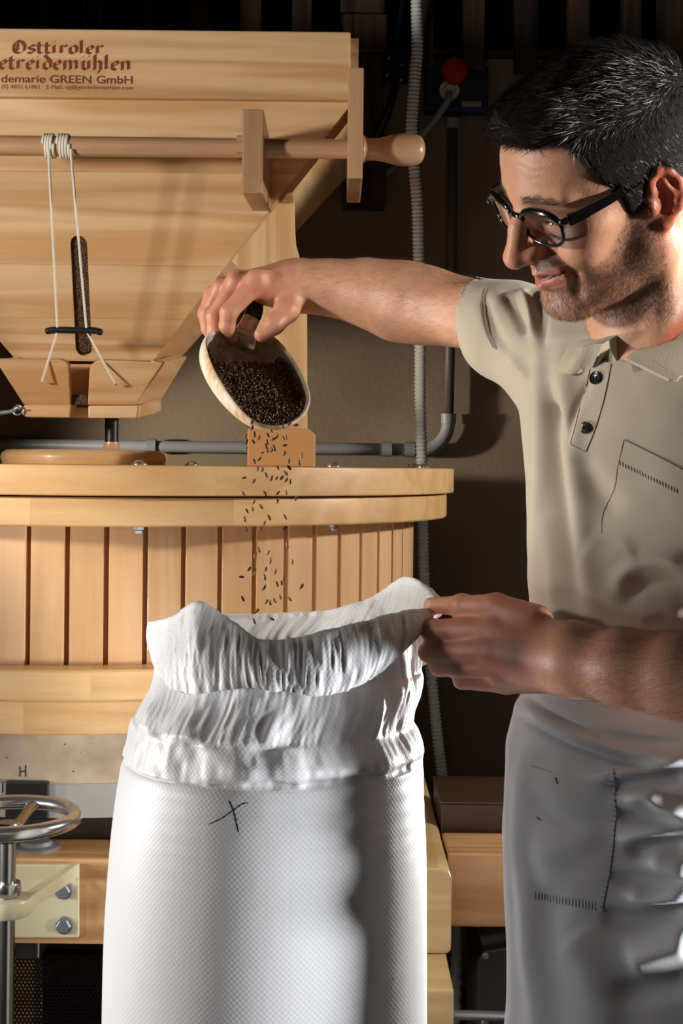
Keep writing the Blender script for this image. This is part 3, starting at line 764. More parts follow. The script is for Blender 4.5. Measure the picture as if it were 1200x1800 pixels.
# ------------------------------------------------------------------ pipes and hose on the wall
pipe_grey = plain('grey_pipe', RGB(146, 148, 150), 0.45, bump=0.03)
PD = WALL_Y-0.033
pipe = thing('conduit_pipe', P(795, 780, PD), 'grey plastic conduit pipe running along the wall and bending upward', 'pipe')
pts = [P(-80, 780.5, PD), P(300, 785, PD), P(600, 788.5, PD), P(728, 790, PD)]
obj('pipe_run', tube(pts, 0.0142, 20), pipe_grey, pipe, True)
cx_, cy_ = 742, 738
bend = [P(728, 790, PD)]
for k in range(0, 13):
    a = pi/2-pi/2*k/12
    bend.append(P(742+46*math.cos(a), 741+50*math.sin(a), PD))
obj('pipe_elbow', tube(bend, [0.0165]*14, 20), pipe_grey, pipe, True)
obj('pipe_run', tube([P(788, 741, PD), P(791, 600, PD), P(794, 400, PD), P(796, 212, PD)], 0.0125, 20), plain('brownish_pipe', RGB(92, 84, 78), 0.5), pipe, True)
for c, dirx in ((P(680, 789.5, PD), (1, 0, 0)), (P(266, 784, PD), (1, 0, 0)), (P(788, 736, PD), (0, 0, 1)), (P(720, 790, PD), (1, 0, 0)), (P(796, 218, PD), (0, 0, 1))):
    obj('coupling', lathe([(-0.012, 0.0150), (-0.012, 0.0185), (0.012, 0.0185), (0.012, 0.0150)], c, dirx, 24), pipe_grey, pipe, True, angle=40)
hose_pts = [P(*q) for q in ((731, -40, 3.09), (732, 20, 3.09), (733, 80, 3.09), (730, 130, 3.09), (725, 190, 3.09), (723, 230, 3.09), (727, 290, 3.09), (733, 360, 3.09), (735, 430, 3.09), (737, 520, 3.09), (738, 600, 3.09), (738, 700, 3.09), (740, 780, 3.10), (742, 850, 3.11), (743, 930, 3.12), (745, 1010, 3.12), (751, 1110, 3.12), (759, 1200, 3.12), (768, 1290, 3.12), (777, 1365, 3.12), (786, 1450, 3.12), (800, 1600, 3.12), (800, 1900, 3.12))]
hp = catmull(np.array([tuple(q) for q in hose_pts]), 1500)
seg = np.concatenate([[0], np.cumsum(np.linalg.norm(np.diff(hp, axis=0), axis=1))])
HR = 0.0118
obj_h = obj('corrugated_hose', tube(hp, HR+0.0014*np.sign(np.sin(seg*2*pi/0.0086))*np.abs(np.sin(seg*2*pi/0.0086))**0.5, 16), plain('white_hose', RGB(226, 228, 222), 0.5), None, True, tuple(hose_pts[-1]))
tag(obj_h, 'pale grey corrugated flexible hose hanging behind the mill', 'hose')
# switch box in the shade
SB = WALL_Y-0.07
swb = thing('switch_box', P(800, 160, WALL_Y), 'dark wall socket box with red cap and white cable gland in the shade', 'switch box')
def flat(x0, x1, y0, y1, d0, d1, b=0.004):
    a, c = P(x0, y0, d0), P(x1, y1, d0)
    return box(a.x, c.x, d0, d1, c.z, a.z, b)
obj('box_body', flat(748, 858, 116, 192, SB, WALL_Y-0.0005), plain('dark_box', RGB(30, 30, 34), 0.5), swb)
obj('blue_strip', flat(744, 856, 187, 195, SB-0.002, SB+0.02, 0.001), plain('blue_plastic', RGB(26, 52, 120), 0.5), swb)
obj('label_plate', flat(811, 846, 178, 188, SB-0.001, SB+0.002, 0.0005), plain('pale_label', RGB(150, 150, 146), 0.6), swb)
obj('red_cap', lathe([(0, 0.030), (0.02, 0.032), (0.032, 0.034), (0.04, 0.028), (0.042, 0.01)], P(798, 130, SB), (0, -1, 0), 32), plain('red_plastic', RGB(170, 26, 22), 0.4), swb, True, angle=40)
obj('cable_gland', lathe([(0, 0.024), (0.016, 0.024), (0.016, 0.014), (0.022, 0.012), (0.022, 0.004)], P(789, 161, SB), (0, -1, 0), 32), plain('white_gland', RGB(190, 190, 184), 0.5), swb, True, angle=40)
cb = catmull(np.array([tuple(P(*q)) for q in ((789, 163, SB-0.022), (786, 178, SB-0.03), (760, 215, SB-0.02), (725, 255, SB), (690, 295, SB), (660, 320, SB), (640, 326, SB+0.01), (630, 312, SB+0.01), (620, 300, SB+0.02))]), 60)
tag(obj('power_cable', tube(cb, 0.0085, 12), plain('grey_cable', RGB(150, 146, 138), 0.6), None, True, tuple(P(789, 163, SB-0.022))), 'pale grey cable curving from the red capped socket behind the rod handle', 'cable')
arm_m = plain('dark_iron', RGB(58, 54, 50), 0.4, 0.7)
ls = thing('iron_strut', P(705, 100, WALL_Y-0.20), 'dark iron strut hanging beside the oak post and hose', 'strut')
obj('strut_bar', tube([P(714, -40, WALL_Y-0.20), P(695, 92, WALL_Y-0.20)], 0.011, 8, False, 0.5), arm_m, ls)
obj('joint', lathe([(-0.012, 0.012), (-0.012, 0.018), (0.012, 0.018), (0.012, 0.012)], P(702, 122, WALL_Y-0.20), (0, 1, 0), 20), arm_m, ls, True, angle=40)
for px, py in ((683, 102), (706, 114), (680, 132), (705, 141)):
    obj('screw', lathe([(0, 0.004), (0.002, 0.004), (0.003, 0.002)], P(px, py, WALL_Y-0.2135), (0, -1, 0), 10), zinc, ls)
obj('strut_plate', prism([P(694, 86, WALL_Y-0.212), P(720, 86, WALL_Y-0.212), P(716, 146, WALL_Y-0.212), P(672, 146, WALL_Y-0.212), P(672, 100, WALL_Y-0.212)], (0, 0.01, 0), 0.001), plain('black_iron', RGB(24, 22, 20), 0.5, 0.5), ls)
obj('strut_bar', tube([P(697, 140, WALL_Y-0.20), P(684, 190, WALL_Y-0.19), P(662, 245, WALL_Y-0.18)], 0.010, 10), arm_m, ls, True)
# ------------------------------------------------------------------ woven sack
def sack_mat():
    m, nt, b = new_mat('woven_polypropylene')
    N, L = nt.nodes.new, nt.links.new
    uv = N('ShaderNodeUVMap'); uv.uv_map = 'weave'
    sp = N('ShaderNodeSeparateXYZ'); L(uv.outputs[0], sp.inputs[0])
    def sinf(sock, per):
        a = N('ShaderNodeMath'); a.operation = 'MULTIPLY'; a.inputs[1].default_value = pi/per; L(sock, a.inputs[0])
        s = N('ShaderNodeMath'); s.operation = 'SINE'; L(a.outputs[0], s.inputs[0]); return s
    sx, sy = sinf(sp.outputs[0], 0.0031), sinf(sp.outputs[1], 0.0031)
    pr = N('ShaderNodeMath'); pr.operation = 'MULTIPLY'; L(sx.outputs[0], pr.inputs[0]); L(sy.outputs[0], pr.inputs[1])
    # single pulled threads
    def thread(sock, scale, seed):
        cmb = N('ShaderNodeCombineXYZ'); L(sock, cmb.inputs[0]); cmb.inputs[1].default_value = seed
        nz = N('ShaderNodeTexNoise'); nz.inputs['Scale'].default_value = scale; nz.inputs['Detail'].default_value = 1
        L(cmb.outputs[0], nz.inputs['Vector'])
        r = N('ShaderNodeValToRGB'); r.color_ramp.elements[0].position = 0.60; r.color_ramp.elements[1].position = 0.70
        L(nz.outputs['Fac'], r.inputs['Fac']); return r
    t1, t2 = thread(sp.outputs[0], 95, 3.1), thread(sp.outputs[1], 95, 7.7)
    ad = N('ShaderNodeMath'); ad.operation = 'ADD'; L(t1.outputs[0], ad.inputs[0]); L(t2.outputs[0], ad.inputs[1])
    h = N('ShaderNodeMath'); h.operation = 'MULTIPLY_ADD'; h.inputs[1].default_value = 0.35
    L(ad.outputs[0], h.inputs[0]); L(pr.outputs[0], h.inputs[2])
    bp = N('ShaderNodeBump'); bp.inputs['Strength'].default_value = 0.10; bp.inputs['Distance'].default_value = 0.0006
    L(h.outputs[0], bp.inputs['Height']); L(bp.outputs[0], b.inputs['Normal'])
    rp = N('ShaderNodeValToRGB')
    rp.color_ramp.elements[0].position = 0.0; rp.color_ramp.elements[0].color = RGB(212, 211, 211)
    rp.color_ramp.elements[1].position = 0.6; rp.color_ramp.elements[1].color = RGB(228, 227, 228)
    mp = N('ShaderNodeMath'); mp.operation = 'MULTIPLY_ADD'; mp.inputs[1].default_value = 0.5; mp.inputs[2].default_value = 0.5
    L(pr.outputs[0], mp.inputs[0]); L(mp.outputs[0], rp.inputs['Fac']); L(rp.outputs[0], b.inputs['Base Color'])
    b.inputs['Roughness'].default_value = 0.47; b.inputs['Specular IOR Level'].default_value = 0.5
    b.inputs['Subsurface Weight'].default_value = 0.0
    return m
NT = 420
T_ = [(264, 1092, 1.66), (305, 1081, 1.56), (347, 1056, 1.51), (405, 1086, 1.495), (450, 1119, 1.48), (510, 1121, 1.475), (575, 1104, 1.475), (650, 1086, 1.485), (715, 1071, 1.51), (766, 1061, 1.55), (745, 1026, 1.6), (708, 1013, 1.66), (655, 1046, 1.72), (580, 1070, 1.77), (480, 1076, 1.79), (370, 1080, 1.77)]
B_ = [(274, 1150, 1.655), (288, 1198, 1.54), (330, 1222, 1.49), (400, 1214, 1.465), (455, 1213, 1.455), (510, 1219, 1.45), (575, 1222, 1.45), (642, 1202, 1.46), (694, 1158, 1.49), (750, 1092, 1.55), (752, 1092, 1.61), (728, 1100, 1.68), (660, 1130, 1.75), (580, 1150, 1.8), (480, 1150, 1.83), (360, 1150, 1.8)]
st = lambda l: np.array([tuple(P(*q)) for q in l])
T, B = st(T_), st(B_)
ctr = np.array(P(500, 1110, 1.62))
Tc, Bc = catmull(T, NT, True), catmull(B, NT, True)
# angle about the centre for the lower rings follows the top ring so that stations stay above each other
def ell(py, cpx, hw, hd, cd=1.63, k=None):
    hd = hd*0.906
    c = P(cpx, py, cd); a = hw/FPX*cd
    th = TH
    return np.stack([c.x+a*np.cos(th), cd+hd*np.sin(th), np.full(NT, c.z)], 1)
# stations: 0 = left (pi), going through the front (-pi/2 -> 3pi/2) to the right (0/2pi) and back
ang = np.array([180, 205, 222, 240, 255, 270, 285, 303, 322, 345, 372, 395, 420, 440, 465, 500, 540], float)
TH = np.radians(np.interp(np.linspace(0, 16, NT, endpoint=False), np.arange(17), ang))
Tn = (Tc-ctr)*np.array([1, 1, 0]); Tn /= np.linalg.norm(Tn, axis=1, keepdims=True)
up = np.array([0, 0, 1.0])
rings, tags = [], []
def sstep_(c): return np.clip((c+1.0)/0.8, 0, 1)
def add(r, t): rings.append(r); tags.append(t)
n1 = ell(1185, 505, 234, 0.165); n0 = ell(1140, 505, 224, 0.152)
# inside of the bag, from the grain up
add(ell(1300, 485, 235, 0.175), 'in'); add(ell(1230, 490, 225, 0.165), 'in'); add(ell(1160, 497, 212, 0.150)*0.9+Tc*0.1, 'in')
add(Tc*0.7+ell(1120, 497, 215, 0.15)*0.3-up*0.012-Tn*0.004, 'in')
add(Tc-up*0.008-Tn*0.005, 'in'); add(Tc-Tn*0.0015-up*0.001, 'lip'); add(Tc+Tn*0.0015-up*0.0015, 'lip')
for f, o in ((0.12, .004), (0.3, .009), (0.5, .011), (0.7, .010), (0.88, .006)):
    lf_ = (0.35+0.65*sstep_(np.cos(np.radians(180))*0+np.cos(TH)))[:, None]
    add(Tc*(1-f)+Bc*f+Tn*o*lf_, 'cuff')
add(Bc, 'hem'); add(Bc-Tn*0.004+up*0.001, 'hem'); add(Bc-Tn*0.010+up*0.012, 'under')
q = Bc*0.35+n0*0.65; q[:, 2] = np.minimum(n0[:, 2], Bc[:, 2]+0.012)
add(q, 'under')
for a in ((1170, 505, 231, 0.158, 'neck'), (1185, 505, 234, 0.165, 'neck'), (1212, 499, 237, 0.173, 'neck'), (1238, 488, 240, 0.182, 'neck'), (1262, 480, 243, 0.190, 'sh'), (1280, 482, 252, 0.199, 'sh'), (1295, 483, 259, 0.205, 'sh'),
          (1308, 483, 261, 0.205, 'sh'), (1315, 482, 259, 0.199, 'cr'), (1319, 481, 258, 0.193, 'cr'), (1328, 480, 260, 0.194, 'b'), (1345, 478, 264, 0.198, 'b'), (1420, 474, 271, 0.202, 'b'), (1500, 472, 277, 0.204, 'b'), (1650, 468.5, 282, 0.206, 'b'), (1800, 467, 284, 0.207, 'b'),
          (2050, 467, 286, 0.208, 'b'), (2300, 467, 284, 0.206, 'b')):
    add(ell(*a[:4]), a[4])
SZ = 0.128
for py_off, s in ((0.10, 1.0), (0.04, 0.985), (0.012, 0.95), (0.0, 0.86), (0.0, 0.4)):
    e = ell(2300, 467, 284*s, 0.206*s); e[:, 2] = SZ+py_off; add(e, 'b')
i0, i1 = tags.index('sh'), tags.index('b')
wl = np.clip((np.cos(TH)+0.45)/0.5, 0, 1)*np.clip(0.35-np.sin(TH), 0, 1); wl = np.clip(wl*1.3, 0, 1)[:, None]
z0_, z1_ = rings[i0][0, 2], rings[i1][0, 2]
for k in range(i0+1, i1):
    f = (rings[k][0, 2]-z0_)/(z1_-z0_); f = f*f*(3-2*f)
    rings[k] = rings[k]*wl+(rings[i0]*(1-f)+rings[i1]*f)*(1-wl)
R_ = np.array(rings)                         # rings x NT x 3
cnt = {'in': 6, 'lip': 2, 'cuff': 9, 'hem': 2, 'under': 4, 'neck': 8, 'sh': 8, 'cr': 4, 'b': 14}
rowpts, rowtag = [], []
m = len(R_)
for i in range(m-1):
    k = cnt[tags[i]]
    for s in range(k):
        f = s/k
        q = [R_[max(i-1, 0)], R_[i], R_[i+1], R_[min(i+2, m-1)]]
        # do not round across the hem and the inner turn
        if tags[i] in ('hem', 'lip', 'under'): pt = q[1]*(1-f)+q[2]*f
        else:
            if tags[i] == 'in' or tags[i] == 'cuff': pass
            pt = 0.5*(2*q[1]+(-q[0]+q[2])*f+(2*q[0]-5*q[1]+4*q[2]-q[3])*f*f+(-q[0]+3*q[1]-3*q[2]+q[3])*f**3)
        rowpts.append(pt); rowtag.append((tags[i], i+f))
rowpts.append(R_[-1]); rowtag.append(('b', m-1))
G = np.array(rowpts)                         # rows x NT x 3
gu = np.roll(G, -1, 1)-np.roll(G, 1, 1); gv = np.gradient(G, axis=0)
nr = np.cross(gu, gv); nr /= np.linalg.norm(nr, axis=2, keepdims=True)+1e-12
cc = np.array([P(475, 1300, 1.63).x, 1.63])
tagsr = np.array([t[0] for t in rowtag]); rowi = np.array([t[1] for t in rowtag])
# outward check on the body
ob = np.where(tagsr == 'b')[0][10]
if np.mean(nr[ob, :, 0]*(G[ob, :, 0]-cc[0])+nr[ob, :, 1]*(G[ob, :, 1]-cc[1])) < 0: nr = -nr
disp = np.zeros(G.shape[:2])
ca = np.cos(TH)[None, :]*np.ones(G.shape[:2]); sa = np.sin(TH)[None, :]*np.ones(G.shape[:2])
def ncyl(fr, fz, seed): return vnoise(np.stack([ca*fr, sa*fr, G[..., 2]*fz], -1), seed)
for t, amp in (('cuff', 1.0), ('hem', 0.4), ('lip', 0.25), ('in', 0.9)):
    w = (tagsr == t)[:, None]
    disp += w*amp*(0.0028*ncyl(6, 14, 1)+0.0015*ncyl(18, 34, 2)+0.0014*ncyl(52, 60, 3))
w = ((tagsr == 'neck') | (tagsr == 'under'))[:, None]
disp += w*(0.0072*ncyl(6, 9, 5)+0.0024*ncyl(14, 34, 6)+0.0014*ncyl(44, 60, 7))
w = ((tagsr == 'sh') | (tagsr == 'cr'))[:, None]
disp += w*(0.0028*ncyl(6, 8, 5)+0.0014*ncyl(20, 70, 8))
zz = G[..., 2]
w = (tagsr == 'b')[:, None]
fade = np.clip((zz-0.85)/0.28, 0.12, 1)
rip = np.sin(zz*2*pi/0.019+2.4*ncyl(2.0, 4, 11)+1.2*ca)
ridge_mask = np.clip(0.5+0.9*ncyl(2.4, 9, 12), 0, 1)
disp += w*(fade*ridge_mask*0.0017*rip + 0.0014*ncyl(2.2, 9, 13)+0.0008*ncyl(9, 40, 14)*fade)
k5 = 5
sm = disp.copy()
for _ in range(2): sm[1:-1] = (sm[:-2]+2*sm[1:-1]+sm[2:])/4
G = G+nr*sm[..., None]
rows = len(G)
idx = np.arange(rows*NT).reshape(rows, NT)
A_ = idx[:-1]; Bq = idx[1:]
F_ = np.stack([A_, np.roll(A_, -1, 1), np.roll(Bq, -1, 1), Bq], -1).reshape(-1, 4)
so_root = thing('grain_sack', (P(467, 1800, 1.63).x, 1.63, SZ), 'white woven sack with folded-down open mouth, black cross mark on its front', 'sack')
so = fast_mesh('sack_body', G.reshape(-1, 3), F_, sack_mat(), so_root)
# weave coordinates in metres
vlen = np.concatenate([np.zeros((1, NT)), np.cumsum(np.linalg.norm(np.diff(G, axis=0), axis=2), axis=0)], 0).mean(1)
ulen = TH*0.186
U = np.concatenate([ulen, [ulen[0]+2*pi*0.186]])
lay = so.data.uv_layers.new(name='weave')
i_, j_ = np.divmod(F_[:, 0], NT)
uvs = np.zeros((len(F_), 4, 2))
for c, (di, dj) in enumerate(((0, 0), (0, 1), (1, 1), (1, 0))):
    uvs[:, c, 0] = U[j_+dj]; uvs[:, c, 1] = vlen[i_+di]
lv = np.empty(len(F_)*4, np.int32); so.data.loops.foreach_get('vertex_index', lv)
if (lv.reshape(-1, 4)[:, 0] == F_[:, 0]).all(): lay.data.foreach_set('uv', uvs.reshape(-1))
def bvh_of(o):
    me = o.data; n = len(me.vertices); co = np.empty(n*3); me.vertices.foreach_get('co', co); co = co.reshape(-1, 3)+np.array(wpos(o))
    return BVHTree.FromPolygons([tuple(c) for c in co], [tuple(p.vertices) for p in me.polygons])
EYE = Vector((0, 0, ZC))
def hit(tree, px, py, lift=0.0):
    d = (P(px, py, 1.0)-EYE).normalized()
    loc, nrm, i, dist = tree.ray_cast(EYE, d, 6.0)
    if loc is None: return None
    if nrm.dot(d) > 0: nrm = -nrm
    return loc+nrm*lift
sb = bvh_of(so)
marks = []
for s in ([(402, 1407), (406, 1415), (411, 1428), (415, 1445), (419, 1463)], [(437, 1411), (426, 1413), (414, 1421), (400, 1431), (384, 1441), (366, 1449)]):
    seq = catmull(np.array(s, float), 26)
    tn_ = np.gradient(seq, axis=0); tn_ /= np.linalg.norm(tn_, axis=1, keepdims=True)
    w = 1.7 if not marks else 1.3
    V_, F_2 = [], []
    for k, ((x, y), (tx, ty)) in enumerate(zip(seq, tn_)):
        ww = w*(0.75+0.25*math.sin(k*1.9))*min(1, (k+1)/3, (26-k)/3)
        V_ += [tuple(hit(sb, x-ty*ww, y+tx*ww, 0.00012)), tuple(hit(sb, x+ty*ww, y-tx*ww, 0.00012))]
        if k: F_2.append((2*k-2, 2*k-1, 2*k+1, 2*k))
    marks.append((V_, F_2))
obj('cross_mark', merge(*marks), ink, so_root)
pal = thing('pallet', (0.0, 1.63, FLOOR_Z), 'low wooden pallet under the white sack, below the frame', 'pallet')
for k in range(5):
    x = -0.36+0.11*k
    obj('deck_board', box(x, x+0.095, 1.40, 1.86, 0.102, 0.124, 0.002), frame_wood, pal)
for k in range(3):
    y = 1.41+0.178*k
    obj('bearer', box(-0.36, 0.175, y, y+0.09, 0.0, 0.1015, 0.002), frame_wood, pal)
# grain inside the sack, low down
e = ell(1285, 487, 225, 0.165)
obj_g = obj('sack_grain', (list(map(tuple, e))+[(e[:, 0].mean(), e[:, 1].mean(), e[0, 2]+0.03)], [(k, (k+1) % NT, NT) for k in range(NT)]), bed_m, None, True, (e[:, 0].mean(), 1.63, e[0, 2]))
tag(obj_g, 'brown grain heaped inside the mouth of the white sack', 'grain', kind='stuff')

# ------------------------------------------------------------------ scoop full of grain
SD = 1.90
axis_a = (P(490, 748, 1.70)-P(418, 588, 1.77)).normalized()
nrm_s = Vector((0.50, -0.84, 0.12)); nrm_s = (nrm_s-axis_a*nrm_s.dot(axis_a)).normalized()
sc_c = P(450, 668, 1.73)
def on_plane(px, py, c=sc_c, n=nrm_s):
    d = (P(px, py, 1.0)-EYE).normalized()
    t = (c-EYE).dot(n)/d.dot(n)
    return EYE+d*t
rim_px = [(364, 602), (372, 589), (392, 583), (418, 580), (446, 582), (470, 590), (490, 605), (510, 630), (527, 660), (538, 690), (537, 712), (524, 732), (500, 745), (472, 747), (448, 740), (424, 720), (402, 692), (381, 656), (367, 622)]
rim = catmull(np.array([tuple(on_plane(*q)) for q in rim_px]), 96, True)
rc = np.array(on_plane(446, 662)); nv = np.array(nrm_s)
av = np.array(axis_a)
def bowl(off, depth):
    rr = []
    for t in np.linspace(0, 1, 15):
        k = math.cos(t*pi/2)**0.55; dp = math.sin(t*pi/2)
        c2 = rc-av*0.018*t
        ring_ = c2+(rim-rc)*k
        o = rim-rc; o /= np.linalg.norm(o, axis=1, keepdims=True)
        al = ((rim-rc)@av)/0.075
        dd = depth*dp*(1-0.30*np.clip(al, -1, 1))
        rr.append(ring_+o*off*k-nv*(dd[:, None]+off*dp))
    return rr
inner, outer = bowl(0.0, 0.042), bowl(0.0048, 0.042)
lipt = [rim+nv*0.0018+(rim-rc)/np.linalg.norm(rim-rc, axis=1, keepdims=True)*0.0026]
allr = inner[::-1]+lipt+outer
Vs = np.concatenate(allr); nR, nC = len(allr), 96
Fs = [(i*nC+k, i*nC+(k+1) % nC, (i+1)*nC+(k+1) % nC, (i+1)*nC+k) for i in range(nR-1) for k in range(nC)]
def floury_wood():
    m, nt, b = new_mat('floury_scoop_wood')
    N, L = nt.nodes.new, nt.links.new
    tc = N('ShaderNodeTexCoord')
    n0_ = N('ShaderNodeTexNoise'); n0_.inputs['Scale'].default_value = 18; n0_.inputs['Detail'].default_value = 6
    wv = N('ShaderNodeTexWave'); wv.wave_type = 'RINGS'; wv.inputs['Scale'].default_value = 34; wv.inputs['Distortion'].default_value = 5; wv.inputs['Detail Scale'].default_value = 1.5
    L(tc.outputs['Object'], n0_.inputs['Vector']); L(tc.outputs['Object'], wv.inputs['Vector'])
    mx = N('ShaderNodeMix'); mx.data_type = 'RGBA'; mx.inputs['A'].default_value = RGB(196, 164, 126); mx.inputs['B'].default_value = RGB(168, 134, 98)
    L(wv.outputs['Fac'], mx.inputs['Factor'])
    rp = N('ShaderNodeValToRGB'); rp.color_ramp.elements[0].position = 0.42; rp.color_ramp.elements[1].position = 0.66
    L(n0_.outputs['Fac'], rp.inputs['Fac'])
    m2 = N('ShaderNodeMix'); m2.data_type = 'RGBA'; m2.inputs['B'].default_value = RGB(222, 208, 188)
    L(rp.outputs[0], m2.inputs['Factor']); L(mx.outputs['Result'], m2.inputs['A']); L(m2.outputs['Result'], b.inputs['Base Color'])
    b.inputs['Roughness'].default_value = 0.6
    bp = N('ShaderNodeBump'); bp.inputs['Strength'].default_value = 0.25; bp.inputs['Distance'].default_value = 0.001
    L(wv.outputs['Fac'], bp.inputs['Height']); L(bp.outputs[0], b.inputs['Normal'])
    return m
scoop_m = floury_wood()
sco = thing('wooden_scoop', tuple(rc), 'floury wooden scoop tipped to pour grain, held by its short handle', 'scoop')
obj('bowl', ([tuple(v) for v in Vs], Fs+[tuple(range(nC-1, -1, -1)), tuple((nR-1)*nC+k for k in range(nC))]), scoop_m, sco, True, angle=70)
hs = catmull(np.array([tuple(P(*q)) for q in ((424, 600, 1.772), (430, 588, 1.777), (434, 577, 1.773), (439, 566, 1.769), (443, 558, 1.769))]), 14)
obj('handle', tube(hs, list(np.interp(np.linspace(0, 1, 14), [0, 0.3, 0.6, 1], [0.0185, 0.0142, 0.011, 0.0106])), 20), scoop_m, sco, True)
hb = catmull(np.array([tuple(P(*q)) for q in ((442, 560, 1.769), (446, 549, 1.771), (447, 538, 1.777), (447, 526, 1.784))]), 12)
tag(obj('handle_end', tube(hb, [0.0105, 0.0108]+[0.0112]*8+[0.0095, 0.006], 20), black_plastic, sco, True), 'dark end of the scoop handle')
# the grain mass in the scoop: a bed under single grains
rng = np.random.default_rng(7)
def grain_geo():
    V, F = lathe([(-0.0034, 0.0003), (-0.0026, 0.0009), (-0.0012, 0.00145), (0.0004, 0.0015), (0.0020, 0.00105), (0.0030, 0.0004)], (0, 0, 0), (1, 0, 0), 8)
    V = np.array([tuple(v) for v in V]); V[:, 2] *= 0.85
    crease = (np.abs(V[:, 1]) < 0.0004) & (V[:, 2] > 0); V[crease, 2] *= 0.55
    return V, F
gV, gF = grain_geo()
def grain_mat(name, a, b_):
    m, nt, b = new_mat(name)
    N, L = nt.nodes.new, nt.links.new
    oi = N('ShaderNodeObjectInfo'); ge = N('ShaderNodeNewGeometry')
    ad = N('ShaderNodeMath'); ad.operation = 'ADD'; L(oi.outputs['Random'], ad.inputs[0]); L(ge.outputs['Random Per Island'], ad.inputs[1])
    fr_ = N('ShaderNodeMath'); fr_.operation = 'FRACT'; L(ad.outputs[0], fr_.inputs[0])
    mx = N('ShaderNodeMix'); mx.data_type = 'RGBA'; mx.inputs['A'].default_value = a; mx.inputs['B'].default_value = b_
    L(fr_.outputs[0], mx.inputs['Factor']); L(mx.outputs['Result'], b.inputs['Base Color'])
    b.inputs['Roughness'].default_value = 0.38
    return m
gm_ = grain_mat('grain', RGB(52, 32, 18), RGB(128, 90, 54))
def rand_rot(n):
    q = rng.normal(size=(n, 4)); q /= np.linalg.norm(q, axis=1, keepdims=True)
    w, x, y, z = q.T
    return np.stack([np.stack([1-2*(y*y+z*z), 2*(x*y-z*w), 2*(x*z+y*w)], -1), np.stack([2*(x*y+z*w), 1-2*(x*x+z*z), 2*(y*z-x*w)], -1), np.stack([2*(x*z-y*w), 2*(y*z+x*w), 1-2*(x*x+y*y)], -1)], 1)
rx, ry = to_px(rim)
ru = (rim-rc)@av; wv_ = np.cross(nv, av); rw = (rim-rc)@wv_
def inside(u, w, k=0.95):
    c = np.zeros(len(u), bool); n = len(ru); j = n-1
    for i in range(n):
        ui, wi, uj, wj = ru[i]*k, rw[i]*k, ru[j]*k, rw[j]*k
        cond = ((wi > w) != (wj > w)) & (u < (uj-ui)*(w-wi)/(wj-wi+1e-12)+ui)
        c ^= cond; j = i
    return c
n_g = 14000
u = rng.uniform(ru.min(), ru.max(), n_g); w_ = rng.uniform(rw.min(), rw.max(), n_g)
pos = rc+u[:, None]*av+w_[:, None]*wv_
gx, gy_ = to_px(pos)
line = np.interp(gx, [360, 400, 450, 500, 530], [606, 614, 618, 620, 624])
ok = inside(u, w_) & (gy_ > line+rng.normal(0, 1.5, n_g))
pos, u, w_, gy_, gx, line = pos[ok][:3400], u[ok][:3400], w_[ok][:3400], gy_[ok][:3400], gx[ok][:3400], line[ok][:3400]
back = 0.009+0.013*np.exp(-(gy_-line)/35.0)-0.007*np.clip((gy_-690)/40, 0, 1)
edge = np.array([np.min(np.hypot(ru-a, rw-b)) for a, b in zip(u, w_)])
back *= np.clip(edge/0.012, 0.35, 1)
pos = pos-nv*(back+rng.uniform(0, 0.003, len(pos)))[:, None]
Rm = rand_rot(len(pos)); sc_ = rng.uniform(0.85, 1.15, len(pos))
Vg = np.einsum('nij,kj->nki', Rm, gV)*sc_[:, None, None]+pos[:, None, :]
quadF = np.array([f for f in gF if len(f) == 4])
Fg = (quadF[None]+np.arange(len(pos))[:, None, None]*len(gV)).reshape(-1, 4)
sg_ = fast_mesh('scoop_grain', Vg.reshape(-1, 3), Fg, gm_)
tag(sg_, 'dark brown grain filling the tilted wooden scoop', 'grain', kind='stuff')
# bed beneath the grains, same plane a little deeper
bp_u, bp_w = [], []
bed_pts = []
poly_px = [(369, 612), (400, 620), (450, 624), (500, 626), (522, 650), (535, 690), (533, 710), (520, 728), (498, 740), (472, 742), (450, 735), (427, 716), (404, 688), (384, 655)]
bedp = [on_plane(x, y)-nrm_s*(0.0130+0.013*math.exp(-max(y-620, 0)/35.0)-0.007*min(max((y-690)/40, 0), 1)) for x, y in poly_px]
bc_ = sum(bedp, Vector())/len(bedp)
bedq = [bc_+(q_-bc_)*0.96 for q_ in bedp]
bm = bmesh.new(); vs = [bm.verts.new(q_) for q_ in bedq]; cv = bm.verts.new(bc_-nrm_s*0.004)
for k in range(len(vs)): bm.faces.new((vs[k], vs[(k+1) % len(vs)], cv))
obj('grain_bed', bm, bed_m, sg_)
